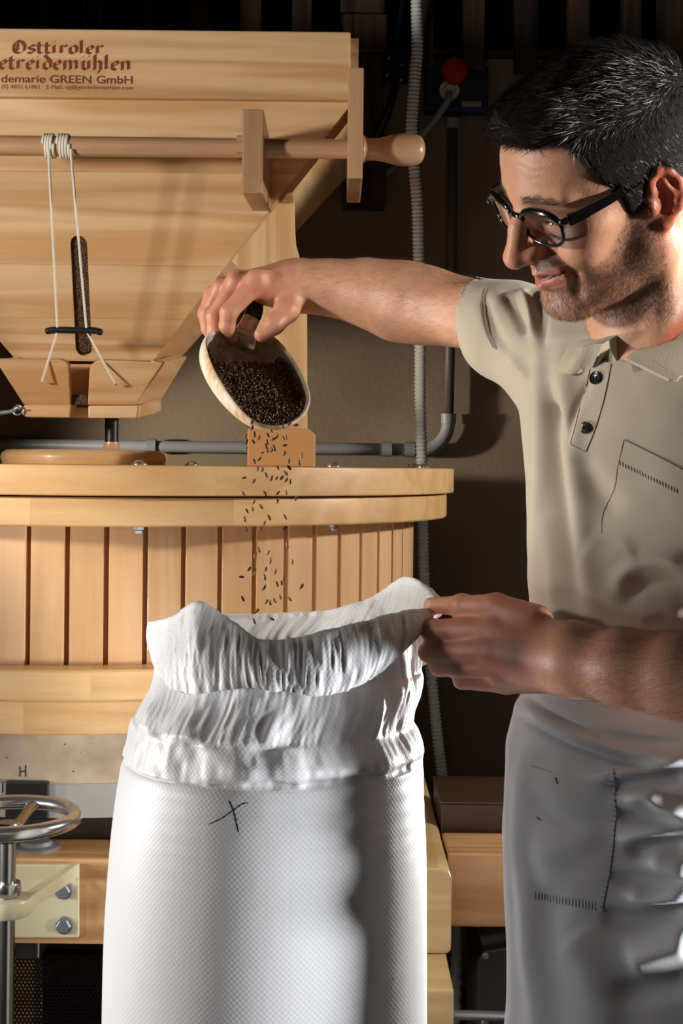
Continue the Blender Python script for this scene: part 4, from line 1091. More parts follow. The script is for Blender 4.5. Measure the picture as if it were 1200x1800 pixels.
# falling grains, each on its own
fall_px = []
for x, y in [(443, 752), (431, 767), (447, 764), (455, 770), (471, 765), (477, 757), (480, 772), (486, 768), (498, 770), (433, 777), (445, 776), (470, 777), (503, 769), (468, 784), (470, 791), (478, 790), (482, 788), (500, 783), (433, 789), (500, 797), (460, 796), (456, 807), (447, 811), (530, 801), (526, 814), (508, 811), (453, 824), (461, 826), (488, 822), (508, 822), (468, 835), (502, 832), (429, 840), (446, 846), (477, 841), (486, 841), (495, 840), (503, 844), (510, 847), (428, 868), (466, 868), (488, 867), (503, 866), (520, 876), (446, 883), (459, 891), (488, 880), (444, 895), (434, 898), (430, 913), (473, 910), (501, 909), (434, 931), (458, 930), (464, 920), (500, 928), (504, 955), (455, 967), (448, 977), (471, 972), (475, 986), (447, 998), (446, 1009), (467, 1001), (484, 1005), (514, 988), (424, 1014), (465, 1015), (499, 1016), (487, 1027), (495, 1025), (464, 1033), (530, 1031), (427, 1053), (483, 1056), (475, 1060), (492, 1049), (509, 1053), (468, 1058), (451, 1074), (447, 1092), (478, 1088), (505, 960), (438, 1000), (443, 742), (455, 748), (520, 747), (497, 749), (508, 746), (488, 752)]:
    fall_px.append((x, y))
gme = bpy.data.meshes.new('grain_kernel'); gme.from_pydata([tuple(v) for v in gV], [], gF); gme.materials.append(gm_)
gme.polygons.foreach_set('use_smooth', [True]*len(gme.polygons))
import random
random.seed(4)
for k, (x, y) in enumerate(fall_px):
    o = bpy.data.objects.new('grain_kernel', gme); COL.objects.link(o)
    dd = 1.68+random.uniform(-0.03, 0.03)
    if y > 1085: dd = 1.63
    o.location = P(x, y, dd)
    a = random.gauss(pi/2, 0.55)
    o.rotation_euler = (random.uniform(0, 6.28), a, random.uniform(-0.6, 0.6))
    s = random.uniform(1.0, 1.3); o.scale = (s, s, s)
    where = ('at the scoop lip' if y < 753 else 'in front of the stand foot block' if y < 818 else 'in front of the tub lid edge' if y < 872 else 'in front of the glued rim below the lid' if y < 926 else 'in front of the upright staves' if y < 1066 else 'inside the mouth of the sack')
    tag(o, 'single brown grain falling from the scoop, '+where, 'grain', 'grains falling from the scoop')
# ------------------------------------------------------------------ the miller: one continuous body from a distance field
class Prim:
    __slots__ = ('f', 'c', 'r', 'k', 'op', 'fr')
    def __init__(s, f, c, r, k, op, fr): s.f, s.c, s.r, s.k, s.op, s.fr = f, np.asarray(c, float), r, k, op, fr
HR_ = np.array([[-0.43539423, -0.8446722, -0.31138519], [0.83551994, -0.25037101, -0.48910202], [0.33516905, -0.47312073, 0.81475056]])
HT_ = np.array([0.26319099, 1.42063283, 0.28141781+ZC])
def h2w(p): return np.asarray(p, float)@HR_.T+HT_
def w2h(p): return (np.asarray(p, float)-HT_)@HR_
def cap(a, b, r1, r2, k=0.008, op='u', fr=0):
    a, b = np.asarray(a, float), np.asarray(b, float); ba = b-a; l2 = float(ba@ba)+1e-12
    def f(p):
        pa = p-a; t = np.clip((pa@ba)/l2, 0, 1)
        return np.sqrt(((pa-t[:, None]*ba)**2).sum(1))-(r1+(r2-r1)*t)
    return Prim(f, (a+b)/2, math.sqrt(l2)/2+max(r1, r2), k, op, fr)
def ellp(c, r, k=0.008, op='u', fr=0, rot=None):
    c, r = np.asarray(c, float), np.asarray(r, float)
    def f(p):
        q = p-c
        if rot is not None: q = q@rot
        k0 = np.sqrt(((q/r)**2).sum(1)); k1 = np.sqrt(((q/(r*r))**2).sum(1))+1e-9
        return k0*(k0-1)/k1
    return Prim(f, c, float(r.max()), k, op, fr)
def group(prims, k, op='u', fr=0):
    cs = np.array([p.c for p in prims]); c = cs.mean(0); r = max(np.linalg.norm(p.c-c)+p.r for p in prims)
    def f(p):
        d = None
        for q in prims: d = q.f(p) if d is None else comb(d, q.f(p), q.k, q.op)
        return d
    return Prim(f, c, r, k, op, fr)
def chain(pts, rs, k=0.004, kk=0.005, op='u', fr=0):
    return group([cap(pts[i], pts[i+1], rs[i], rs[i+1], k) for i in range(len(pts)-1)], kk, op, fr)
def comb(d, e, k, op):
    if op == 'u':
        h = np.maximum(k-np.abs(d-e), 0)/k; return np.minimum(d, e)-h*h*k*0.25
    if op == 's':
        h = np.maximum(k-np.abs(d+e), 0)/k; return np.maximum(d, -e)+h*h*k*0.25
    h = np.maximum(k-np.abs(d-e), 0)/k; return np.maximum(d, e)+h*h*k*0.25
FRAMES = {0: None, 1: w2h}
def pworld(pr): return h2w(pr.c) if pr.fr == 1 else pr.c
def surface(prims, lo, hi, h, B=16):
    lo = np.asarray(lo, float); hi = np.asarray(hi, float)
    nb = np.ceil((hi-lo)/(h*B)).astype(int); half = B*h*0.5*math.sqrt(3)
    PC = np.array([pworld(p) for p in prims]); PR = np.array([p.r for p in prims]); PK = np.array([p.k for p in prims])
    stride = np.array([1, 4096, 4096*4096], np.int64)
    keys, verts, quads = [], [], []
    gi = np.stack(np.meshgrid(*[np.arange(-1, B+1)]*3, indexing='ij'), -1).reshape(-1, 3)
    n = B+2
    def ev(pts, sel):
        d = np.full(len(pts), 0.2); loc = {0: pts}
        for i in sel:
            p = prims[i]
            if p.fr not in loc: loc[p.fr] = FRAMES[p.fr](pts)
            d = comb(d, p.f(loc[p.fr]), p.k, p.op)
        return d
    for bx in range(nb[0]):
        for by in range(nb[1]):
            for bz in range(nb[2]):
                b0 = np.array([bx, by, bz])*B
                c = lo+(b0+B/2)*h
                dist = np.linalg.norm(PC-c, axis=1)-PR-half
                sel = np.where(dist < 0.012+PK)[0]
                if not len(sel): continue
                dc = ev(c[None], sel)[0]
                if abs(dc) > half+0.02: continue
                D = ev(lo+(gi+b0)*h, sel).reshape(n, n, n)
                S = D < 0
                if S.all() or not S.any(): continue
                # cell vertices
                cs = np.zeros((n-1,)*3, int)
                acc = np.zeros((n-1, n-1, n-1, 3)); cn = np.zeros((n-1,)*3)
                corner = lambda dx, dy, dz: (slice(dx, n-1+dx), slice(dy, n-1+dy), slice(dz, n-1+dz))
                for ax in range(3):
                    o = [a for a in range(3) if a != ax]
                    for u in (0, 1):
                        for v in (0, 1):
                            e0 = [0, 0, 0]; e0[o[0]] = u; e0[o[1]] = v
                            e1 = list(e0); e1[ax] = 1
                            d0, d1 = D[corner(*e0)], D[corner(*e1)]
                            cr = (d0 < 0) != (d1 < 0)
                            t = np.where(cr, d0/np.where(cr, d0-d1, 1), 0)
                            pt = np.zeros(t.shape+(3,)); pt[..., o[0]] = u; pt[..., o[1]] = v; pt[..., ax] = t
                            acc += pt*cr[..., None]; cn += cr
                ok = cn > 0
                ii = np.argwhere(ok)
                # own cells: local index 1..B is cell 0..B-1 of this block; others are kept for stitching but deduplicated
                pos = acc[ok]/cn[ok][:, None]
                g = ii-1+b0
                keys.append(((g+8)*stride).sum(1)); verts.append(lo+(g+pos)*h)
                for ax in range(3):
                    o = [a for a in range(3) if a != ax]
                    s0 = [slice(1, n-1)]*3; s1 = list(s0); s1[ax] = slice(2, n)
                    a0, a1 = S[tuple(s0)], S[tuple(s1)]
                    e = np.argwhere(a0 != a1)
                    if not len(e): continue
                    sign = a0[tuple(e.T)]
                    gp_ = e+b0
                    e1 = np.zeros(3, int); e1[o[0]] = 1; e2 = np.zeros(3, int); e2[o[1]] = 1
                    q = np.stack([gp_, gp_-e1, gp_-e1-e2, gp_-e2], 1)
                    kq = ((q+8)*stride).sum(2)
                    flip = sign if ax != 1 else ~sign
                    kq[~flip] = kq[~flip][:, ::-1]
                    quads.append(kq)
    K = np.concatenate(keys); V = np.concatenate(verts); Q = np.concatenate(quads)
    K, first = np.unique(K, return_index=True); V = V[first]
    pos = np.searchsorted(K, Q); pos = np.clip(pos, 0, len(K)-1)
    good = (K[pos] == Q).all(1)
    Fq = pos[good]
    used = np.unique(Fq); rm = np.zeros(len(K), int); rm[used] = np.arange(len(used))
    return V[used], rm[Fq]
def relax(V, F, it=2, lam=0.5):
    for _ in range(it):
        acc = np.zeros_like(V); c = np.zeros(len(V))
        for a, b in ((0, 1), (1, 2), (2, 3), (3, 0)):
            np.add.at(acc, F[:, a], V[F[:, b]]); np.add.at(acc, F[:, b], V[F[:, a]]); np.add.at(c, F[:, a], 1); np.add.at(c, F[:, b], 1)
        L_ = acc/c[:, None]-V
        V = V+lam*L_
        acc[:] = 0
    return V
def normals(V, F):
    n = np.cross(V[F[:, 2]]-V[F[:, 0]], V[F[:, 3]]-V[F[:, 1]])
    N_ = np.zeros_like(V)
    for a in range(4): np.add.at(N_, F[:, a], n)
    return N_/(np.linalg.norm(N_, axis=1, keepdims=True)+1e-12)
def sstep(a, b, x):
    t = np.clip((x-a)/(b-a), 0, 1); return t*t*(3-2*t)

# body axes: the chest faces left and towards the camera
FW = np.array([-0.582, -0.813, 0.0]); RT = np.array([-0.813, 0.582, 0.0])
TC = np.array([0.364, 1.520])
TZ = np.array([-0.50, -0.40, -0.30, -0.20, -0.10, 0.0, 0.06, 0.10, 0.14, 0.165, 0.19])+ZC
TA = np.array([0.178, 0.180, 0.172, 0.160, 0.160, 0.168, 0.172, 0.172, 0.160, 0.125, 0.07])
TB = np.array([0.125, 0.122, 0.115, 0.108, 0.110, 0.120, 0.120, 0.112, 0.096, 0.075, 0.055])
def torso(off, z0, z1, k=0.03, lean=0.0):
    def f(p):
        z = np.clip(p[:, 2], TZ[0], TZ[-1])
        a, b = np.interp(z, TZ, TA)+off, np.interp(z, TZ, TB)+off
        q = p[:, :2]-TC
        r = q@RT[:2]; g = q@FW[:2]
        kk = (np.abs(r/a)**2.3+np.abs(g/b)**2.3)**(1/2.3)
        d = (kk-1)*np.minimum(a, b)
        return np.maximum(np.maximum(d, z0-p[:, 2]), p[:, 2]-z1)
    return Prim(f, (TC[0], TC[1], (z0+z1)/2), 0.5, k, 'u', 0)
JR = np.array([TC[0]+RT[0]*0.150, TC[1]+RT[1]*0.155, ZC+0.135]); JL = np.array([TC[0]-RT[0]*0.165, TC[1]-RT[1]*0.165, ZC+0.11])
NB = np.array([0.338, 1.500, ZC+0.115])

body = [torso(-0.012, ZC-0.42, ZC+0.19)]
body += [cap(JR, (TC[0], TC[1], ZC+0.12), 0.055, 0.07, 0.04), cap(JL, (TC[0], TC[1], ZC+0.12), 0.055, 0.07, 0.04)]
# right arm, stretched to the scoop
ra_p = [JR, N3(850, 556, 1.67), N3(800, 547, 1.705), N3(748, 537, 1.735), N3(700, 529, 1.755), N3(640, 513, 1.768), N3(575, 505, 1.780), N3(520, 502, 1.790)]
ra_r = [0.047, 0.0375, 0.0382, 0.0437, 0.0458, 0.0376, 0.0312, 0.0287]
body += [chain(ra_p, ra_r, 0.02, 0.03)]
la_p = [JL, N3(1470, 900, 1.34), N3(1435, 1225, 1.285), N3(1300, 1205, 1.315), N3(1200, 1188, 1.34), N3(1100, 1174, 1.37), N3(1010, 1160, 1.405)]
la_r = [0.052, 0.046, 0.042, 0.042, 0.0383, 0.0344, 0.0315]
body += [chain(la_p, la_r, 0.02, 0.03)]
# right hand over the scoop handle
W_ = N3(518, 502, 1.790)
mi, mm, mr, mp5 = N3(450, 497, 1.752), N3(416, 499, 1.770), N3(390, 505, 1.790), N3(374, 518, 1.808)
rh = [cap(W_, mi, 0.0268, 0.0139, 0.012), cap(W_, mm, 0.0268, 0.0134, 0.012), cap(W_+np.array([0, .006, 0]), mr, 0.0259, 0.0125, 0.012), cap(W_+np.array([0, .012, 0]), mp5, 0.0240, 0.0111, 0.012),
      cap(N3(500, 500, 1.770), N3(470, 505, 1.765), 0.0240, 0.0185, 0.012)]
rf = [chain([mi, N3(402, 549, 1.746), N3(399, 573, 1.755), N3(408, 592, 1.765)], [0.0130, 0.0109, 0.0097, 0.0081], 0.004, 0.006),
      chain([mm, N3(378, 556, 1.770), N3(378, 582, 1.778), N3(388, 600, 1.785)], [0.0130, 0.0109, 0.0096, 0.0081], 0.004, 0.0045),
      chain([mr, N3(364, 552, 1.795), N3(366, 577, 1.800), N3(376, 594, 1.802)], [0.0120, 0.0102, 0.0091, 0.0076], 0.004, 0.0045),
      chain([mp5, N3(360, 552, 1.818), N3(364, 572, 1.820), N3(374, 588, 1.818)], [0.0109, 0.0091, 0.0081, 0.0070], 0.004, 0.0045)]
rt = [chain([N3(512, 518, 1.775), N3(504, 545, 1.755), N3(482, 570, 1.745), N3(460, 588, 1.745)], [0.0204, 0.0153, 0.0122, 0.0097], 0.006, 0.010),
      cap(N3(505, 530, 1.770), N3(452, 512, 1.765), 0.012, 0.010, 0.010)]
knuck = [ellp(mi+np.array([0.002, -0.004, 0.008]), (0.010, 0.010, 0.009), 0.008), ellp(mm+np.array([0.0, -0.002, 0.008]), (0.010, 0.010, 0.009), 0.008)]
body += [group(rh, 0.02)]+rf+rt+knuck
body += [cap(W_+np.array([-0.012, -0.026, 0.012]), mi+np.array([0.004, -0.010, 0.010]), 0.0035, 0.003, 0.006), cap(W_+np.array([-0.012, -0.016, 0.024]), mm+np.array([0.004, -0.006, 0.012]), 0.0035, 0.003, 0.006)]
# left hand pinching the rim of the sack
Wl = N3(1010, 1160, 1.405)
li, lm, lr, lp = N3(870, 1108, 1.470), N3(862, 1142, 1.465), N3(872, 1174, 1.469), N3(890, 1199, 1.477)
lh = [cap(Wl+np.array([0, 0, .012]), li, 0.0247, 0.0155, 0.012), cap(Wl, lm, 0.0278, 0.0149, 0.012), cap(Wl, lr, 0.0278, 0.0139, 0.012), cap(Wl-np.array([0, 0, .010]), lp, 0.0227, 0.0126, 0.012),
      cap(N3(935, 1140, 1.455), N3(890, 1140, 1.490), 0.0247, 0.0185, 0.012)]
lfing = [chain([li, N3(757, 1108, 1.515), N3(750, 1095, 1.539), N3(756, 1082, 1.553)], [0.0146, 0.0115, 0.0101, 0.0084], 0.004, 0.006),
      chain([lm, N3(753, 1146, 1.517), N3(756, 1148, 1.542), N3(786, 1146, 1.553)], [0.0144, 0.0109, 0.0101, 0.0088], 0.004, 0.0045),
      chain([lr, N3(772, 1172, 1.517), N3(778, 1174, 1.541), N3(806, 1170, 1.550)], [0.0134, 0.0101, 0.0093, 0.0082], 0.004, 0.0045),
      chain([lp, N3(812, 1196, 1.509), N3(818, 1194, 1.531), N3(840, 1188, 1.535)], [0.0122, 0.0093, 0.0087, 0.0076], 0.004, 0.0045)]
lth = [chain([N3(940, 1095, 1.445), N3(872, 1066, 1.475), N3(812, 1066, 1.507), N3(757, 1063, 1.542)], [0.0196, 0.0136, 0.0115, 0.0082], 0.005, 0.007),
       ellp(N3(812, 1064, 1.507), (0.011, 0.011, 0.0118), 0.006)]
lkn = [ellp(li+np.array([0.003, -0.008, 0.002]), (0.012, 0.010, 0.012), 0.008), ellp(lm+np.array([0.003, -0.009, 0.0]), (0.011, 0.009, 0.011), 0.008), ellp(lr+np.array([0.003, -0.008, 0.0]), (0.010, 0.008, 0.010), 0.008)]
body += [group(lh, 0.02)]+lfing+lth+lkn
# neck
nt_ = h2w((0, -0.028, -0.055)); 
body += [cap(nt_, NB, 0.058, 0.066, 0.03), cap(NB, (TC[0], TC[1], ZC+0.05), 0.07, 0.09, 0.04)]
notch = NB+FW*0.058+np.array([0, 0, -0.012])
for s in (-1, 1):
    body.append(cap(h2w((s*0.058, -0.018, -0.045)), notch+RT*s*0.018, 0.012, 0.008, 0.016))
body.append(ellp(h2w((0, 0.028, -0.135)), (0.013, 0.013, 0.014), 0.016))
# head
H = []
def sym(fn):
    for s in (-1, 1): H.append(fn(s))
H.append(ellp((0, -.006, .046), (.076, .098, .088), .02, fr=1))
H.append(ellp((0, .040, .052), (.064, .054, .046), .03, fr=1))
H.append(ellp((0, .030, -.025), (.060, .062, .080), .03, fr=1))
sym(lambda s: cap((s*.054, .004, -.050), (s*.018, .074, -.090), .019, .017, .02, fr=1))
sym(lambda s: cap((s*.060, -.004, .0), (s*.054, .004, -.050), .016, .018, .02, fr=1))
H.append(ellp((0, .082, -.090), (.020, .016, .016), .012, fr=1))
sym(lambda s: ellp((s*.048, .058, -.002), (.020, .022, .015), .018, fr=1))
sym(lambda s: ellp((s*.041, .066, -.028), (.019, .020, .020), .018, fr=1))
H.append(ellp((0, .074, -.046), (.032, .025, .030), .018, fr=1))
sym(lambda s: cap((s*.010, .0925, .036), (s*.046, .076, .036), .0095, .009, .012, fr=1))
sym(lambda s: ellp((s*.031, .100, .012), (.018, .015, .0125), .010, 's', fr=1))
sym(lambda s: ellp((s*.031, .0735, .013), (.0132, .0132, .0125), .004, fr=1))
sym(lambda s: cap((s*.020, .0868, .0065), (s*.044, .0795, .0075), .0010, .0010, .003, 's', fr=1))
H.append(cap((0, .091, .026), (0, .107, .006), .0082, .0088, .012, fr=1))
H.append(cap((0, .107, .006), (0, .1190, -.019), .0090, .0108, .008, fr=1))
H.append(ellp((0, .1188, -.0215), (.0122, .0112, .0110), .006, fr=1))
sym(lambda s: ellp((s*.0132, .1050, -.0205), (.0086, .0125, .0088), .006, fr=1))
sym(lambda s: ellp((s*.0068, .1100, -.0315), (.0040, .0065, .0045), .003, 's', fr=1))
H.append(cap((0, .110, -.030), (0, .100, -.034), .0042, .0040, .005, fr=1))
# mouth, lips, smile lines
sym(lambda s: cap((0, .0985, -.0475), (s*.027, .0835, -.0440), .0058, .0030, .005, fr=1))
sym(lambda s: cap((0, .0960, -.0610), (s*.025, .0830, -.0490), .0070, .0034, .006, fr=1))
sym(lambda s: cap((0, .1030, -.0538), (s*.031, .0850, -.0450), .0030, .0014, .003, 's', fr=1))
sym(lambda s: cap((s*.021, .0980, -.0200), (s*.0385, .0810, -.0470), .0034, .0036, .007, 's', fr=1))
sym(lambda s: cap((s*.0385, .0805, -.0440), (s*.033, .0800, -.0720), .0030, .0034, .008, 's', fr=1))
H.append(ellp((0, .101, -.0745), (.016, .006, .0045), .008, 's', fr=1))
# ears
def ear(s):
    X = lambda y, dx=0: s*(.0770+max(0, -y)*.42+dx)
    out = []
    pl = [(.003, .012), (.003, .022), (-.006, .0300), (-.016, .0275), (-.0225, .016), (-.023, .002), (-.0185, -.011), (-.010, -.019)]
    out.append(chain([(X(y, .0015), y, z) for y, z in pl], [.0036, .0042, .0044, .0046, .0046, .0044, .0040, .0038], .003, .004))
    rt_ = np.array([[s*.922, s*.387, 0], [.387, -.922, 0], [0, 0, 1.0]])
    out.append(ellp((X(-.0095, -.0022), -.0095, .0045), (.0032, .0150, .0250), .004, rot=rt_))
    out.append(ellp((X(-.005, 0), -.005, -.0235), (.0050, .0080, .0082), .007))
    out.append(chain([(X(-.010, .002), -.0095, .019), (X(-.0155, .002), -.0150, .005), (X(-.011, .002), -.0105, -.010)], [.0030, .0034, .0030], .003, .004))
    out.append(ellp((X(-.004, .0070), -.004, -.001), (.0068, .0075, .0105), .003, 's'))
    out.append(ellp((X(0, .001), .0060, -.004), (.0045, .0045, .0070), .004))
    return group(out, .006, fr=1)
H.append(ear(-1)); H.append(ear(1))
body = body+H
bV, bF = surface(body, (-0.24, 1.18, ZC-0.46), (0.66, 2.06, ZC+0.50), 0.0021)
bV = relax(bV, bF, 2, 0.4)
bN = normals(bV, bF)
hl = w2h(bV)
hx, hy, hz = hl[:, 0], hl[:, 1], hl[:, 2]
ax_ = np.abs(hx)
bx_, by_ = to_px(bV)
for z0, a0 in ((.0585, .0006), (.0665, .0007), (.0735, .0005)):
    bV = bV-bN*(a0*np.exp(-((hz-z0-.003*np.cos(hx*60)-.0012*np.sin(hx*170+z0*900))/.0011)**2)*sstep(.055, .07, hy)*sstep(.05, .03, np.abs(hx)))[:, None]
if 'DEBUGPX' in globals():
    for q in DEBUGPX:
        view = bV-np.array([0, 0, ZC]); k_ = np.where((np.hypot(bx_-q[0], by_-q[1]) < 5) & ((bN*view).sum(1) < 0))[0]
        print('PX', q, np.round(hl[k_].mean(0), 4) if len(k_) else None)
headm = (hz > -0.17) & (np.abs(hy) < 0.16) & (ax_ < 0.12) & (bV[:, 2] > ZC+0.1)
# masks in head coordinates
def zhair(y): return np.interp(y, [-.10, -.07, -.048, -.034, -.022, -.010, .004, .011, .023, .030, .036, .046, .053, .058, .066, .077, .089, .10], [-.058, -.052, -.034, -.012, .020, .034, .032, -.006, -.008, .012, .030, .036, .046, .058, .080, .085, .083, .085])
hairm = sstep(-.004, .006, hz-zhair(hy))*headm
cheek = np.interp(hy, [-.02, .0, .02, .035, .05, .065, .08, .092, .12], [-.03, .030, .014, -.016, -.032, -.040, -.034, -.026, -.022])
beardm = sstep(.006, -.008, hz-cheek)*sstep(-.128, -.112, hz)*sstep(-.005, .006, hy)*headm
beardm = beardm*(1-sstep(.0205, .017, ax_)*sstep(.106, .110, hy))
lipz = -.0535+.0074*np.clip(ax_/.028, 0, 1)**1.5
lipm = sstep(.0100, .0080, np.abs(hz-lipz+.002))*sstep(.030, .025, ax_)*sstep(.076, .081, hy)*headm
mouthm = sstep(.0022, .0010, np.abs(hz-lipz))*sstep(.030, .026, ax_)*sstep(.074, .080, hy)*headm
beardm = beardm*(1-sstep(.013, .010, np.abs(hz-lipz+.001))*sstep(.034, .029, ax_)*sstep(.07, .08, hy))
browz = .0360-.004*np.clip((ax_-.03)/.02, 0, 1)
browm = sstep(.0050, .0022, np.abs(hz-browz))*sstep(.010, .014, ax_)*sstep(.052, .044, ax_)*sstep(.06, .07, hy)*headm
lashm = sstep(.0022, .0010, np.abs(hz-.0068))*sstep(.017, .020, ax_)*sstep(.046, .043, ax_)*sstep(.070, .075, hy)*headm
earm = sstep(.076, .081, ax_)*headm  # ear mask; its extra red paints in the backlit glow
nosem = np.exp(-(((hy-.118)/.016)**2+((hz+.021)/.016)**2))*headm
cheekm = np.exp(-(((ax_-.045)/.016)**2+((hz+.016)/.016)**2))*sstep(.04, .055, hy)*headm
base = np.array([lin(206), lin(152), lin(122)])
col = np.tile(base, (len(bV), 1))
nz1 = vnoise(bV*70, 21)[:, None]; nz2 = vnoise(bV*260, 22)[:, None]
col = col*(1+0.07*nz1+0.05*nz2)
def mixc(c, m): 
    global col
    m = m[:, None]; col = col*(1-m)+np.array([lin(v) for v in c])*m
mixc((196, 112, 92), 0.45*np.clip(nosem+0.6*cheekm, 0, 1)); mixc((222, 100, 76), 0.6*earm)
handm = ((bx_ < 520) & (by_ < 640)).astype(float)+((bx_ < 960) & (by_ > 1000) & (bV[:, 1] < 1.62) & (bV[:, 0] < 0.25)).astype(float)
kn = np.zeros(len(bV))
for q in [mi, mm, mr, mp5, li, lm, lr, lp]: kn = np.maximum(kn, np.exp(-((bV-q)**2).sum(1)/(2*0.013**2)))
mixc((200, 120, 98), np.clip(0.35*handm+0.35*kn, 0, 0.6))
for q_n, c_n in ((N3(748, 1060, 1.534), .0055), (N3(744, 1098, 1.534), .005)):
    mixc((226, 176, 156), 0.7*np.exp(-(np.linalg.norm(bV-q_n, axis=1)/c_n)**4))
mixc((92, 66, 50), 0.50*beardm*(0.75+0.25*np.clip(nz2[:, 0]*2, -1, 1)))
mixc((176, 92, 84), 0.75*lipm); mixc((40, 18, 16), mouthm)
mixc((62, 44, 34), 0.5*browm); mixc((40, 28, 22), lashm); mixc((34, 26, 22), hairm)
def skin_mat():
    m, nt, b = new_mat('skin')
    N, L = nt.nodes.new, nt.links.new
    at = N('ShaderNodeAttribute'); at.attribute_name = 'skin_col'
    L(at.outputs['Color'], b.inputs['Base Color'])
    b.inputs['Roughness'].default_value = 0.46; b.inputs['Specular IOR Level'].default_value = 0.45
    b.inputs['Subsurface Weight'].default_value = 0.22; b.inputs['Subsurface Radius'].default_value = (1.0, 0.32, 0.16); b.inputs['Subsurface Scale'].default_value = 0.006
    tc = N('ShaderNodeTexCoord')
    vo = N('ShaderNodeTexVoronoi'); vo.inputs['Scale'].default_value = 700; L(tc.outputs['Object'], vo.inputs['Vector'])
    nz = N('ShaderNodeTexNoise'); nz.inputs['Scale'].default_value = 160; nz.inputs['Detail'].default_value = 4; L(tc.outputs['Object'], nz.inputs['Vector'])
    ad = N('ShaderNodeMath'); ad.operation = 'MULTIPLY_ADD'; ad.inputs[1].default_value = 0.35; L(vo.outputs['Distance'], ad.inputs[0]); L(nz.outputs['Fac'], ad.inputs[2])
    bp = N('ShaderNodeBump'); bp.inputs['Strength'].default_value = 0.28; bp.inputs['Distance'].default_value = 0.0012
    L(ad.outputs[0], bp.inputs['Height']); L(bp.outputs[0], b.inputs['Normal'])
    return m
man = thing('person', (TC[0], TC[1], FLOOR_Z), 'dark-haired man with glasses in beige polo and white apron pouring grain', 'person')
bo = fast_mesh('body', bV, bF, skin_mat(), man)
point_color(bo, 'skin_col', np.clip(col, 0, 1))

# eyes and teeth
for s in (-1, 1):
    c = h2w((s*.031, .0728, .0125))
    bm = bmesh.new(); bmesh.ops.create_uvsphere(bm, u_segments=24, v_segments=16, radius=0.0128)
    bmesh.ops.translate(bm, vec=c, verts=bm.verts)
    obj('eye', bm, plain('eye_white', RGB(196, 186, 176), 0.5) if s < 0 else bpy.data.materials['eye_white'], man, True)
tv = [h2w((.019*math.sin(a), .0925-.030*(1-math.cos(a)), -.0508+0.003*(1-math.cos(a))*4)) for a in np.linspace(-1.1, 1.1, 24)]
obj('teeth', tube(tv, [0.0042*(0.9+0.1*abs(math.sin(k*pi/3))) for k in range(24)], 10), plain('teeth', RGB(224, 214, 198), 0.25), man, True)

# ------------------------------------------------------------------ hair
def hairclip():
    def f(p):
        th = np.interp(p[:, 1], [.02, .06, .10], [.0, .0, .004])
        return (zhair(p[:, 1])-p[:, 2]+th)*0.72
    return Prim(f, (0, 0, .05), .2, .008, 'i', 1)
_hd = group(H[:3], .01)
hairp = [Prim(lambda p: _hd.f(p)-.0040, (0, 0, .03), .14, .01, 'u', 1), ellp((0, -.010, .048), (.0795, .1030, .0850), .01, fr=1),
         ellp((0, .012, .068), (.066, .076, .063), .02, fr=1),
         ellp((0, .058, .094), (.052, .036, .028), .02, fr=1),
         ellp((0, .078, .098), (.042, .018, .014), .014, fr=1),
         hairclip()]
hV, hF = surface(hairp, HT_-0.2, HT_+0.2, 0.0026)
hV = relax(hV, hF, 1, 0.4)
hN = normals(hV, hF)
hq = w2h(hV)
lump = vnoise(hq*np.array([70, 38, 70]), 31)*0.0026+vnoise(hq*150, 32)*0.0012
topw = sstep(.07, .11, hq[:, 2])
hV = hV+hN*(lump*(0.35+0.9*topw))[:, None]
rngh = np.random.default_rng(3)
def strands(base, tang, nrm, length, curve, width, nseg=3):
    """thin tapering ribbons: base points, growth direction, lift"""
    n = len(base); rows = []
    side = np.cross(tang, nrm); side /= np.linalg.norm(side, axis=1, keepdims=True)+1e-9
    tw = rngh.uniform(-1, 1, (n, 1)); side = side+nrm*tw; side /= np.linalg.norm(side, axis=1, keepdims=True)
    for k in range(nseg+1):
        t = k/nseg
        c = base+tang*(length*t)[:, None]+nrm*(length*curve*(t-0.45*t*t))[:, None]
        w = width*(1-0.85*t)
        rows.append(c-side*w[:, None]); rows.append(c+side*w[:, None])
    V = np.stack(rows, 1).reshape(-1, 3)
    F = []
    for k in range(nseg): F.append([2*k, 2*k+1, 2*k+3, 2*k+2])
    F = (np.array(F)[None]+np.arange(n)[:, None, None]*(2*nseg+2)).reshape(-1, 4)
    return V, F
def sample(V, F, n, weight=None):
    a = np.linalg.norm(np.cross(V[F[:, 2]]-V[F[:, 0]], V[F[:, 3]]-V[F[:, 1]]), axis=1)
    if weight is not None: a = a*weight[F].mean(1)
    i = rngh.choice(len(F), n, p=a/a.sum())
    u, v = rngh.random((n, 1)), rngh.random((n, 1))
    q = V[F[i]]
    return (q[:, 0]*(1-u)+q[:, 1]*u)*(1-v)+(q[:, 3]*(1-u)+q[:, 2]*u)*v, i
hvis = sstep(-.03, .0, hq[:, 2]-zhair(hq[:, 1]))
sp_, fi = sample(hV, hF, 34000, hvis)
sn = hN[hF[fi, 0]]; sl = w2h(sp_); snl = sn@HR_
tw_ = sstep(.06, .105, sl[:, 2])
flow = np.stack([np.sign(sl[:, 0])*0.15*(1-tw_)+0.25*vnoise(sl*30, 41), 0.85*tw_-0.42*(1-tw_)+0.25*vnoise(sl*30, 42), 0.25*tw_-0.85*(1-tw_)+0.2*vnoise(sl*30, 43)], 1)
fr_front = sstep(.05, .085, sl[:, 1])*tw_
flow[:, 2] += fr_front*0.15
flow -= snl*(flow*snl).sum(1)[:, None]
flow /= np.linalg.norm(flow, axis=1, keepdims=True)
flow += rngh.normal(0, 0.16, flow.shape)
ln = (0.0075+0.008*tw_)*rngh.uniform(0.6, 1.25, len(sl))
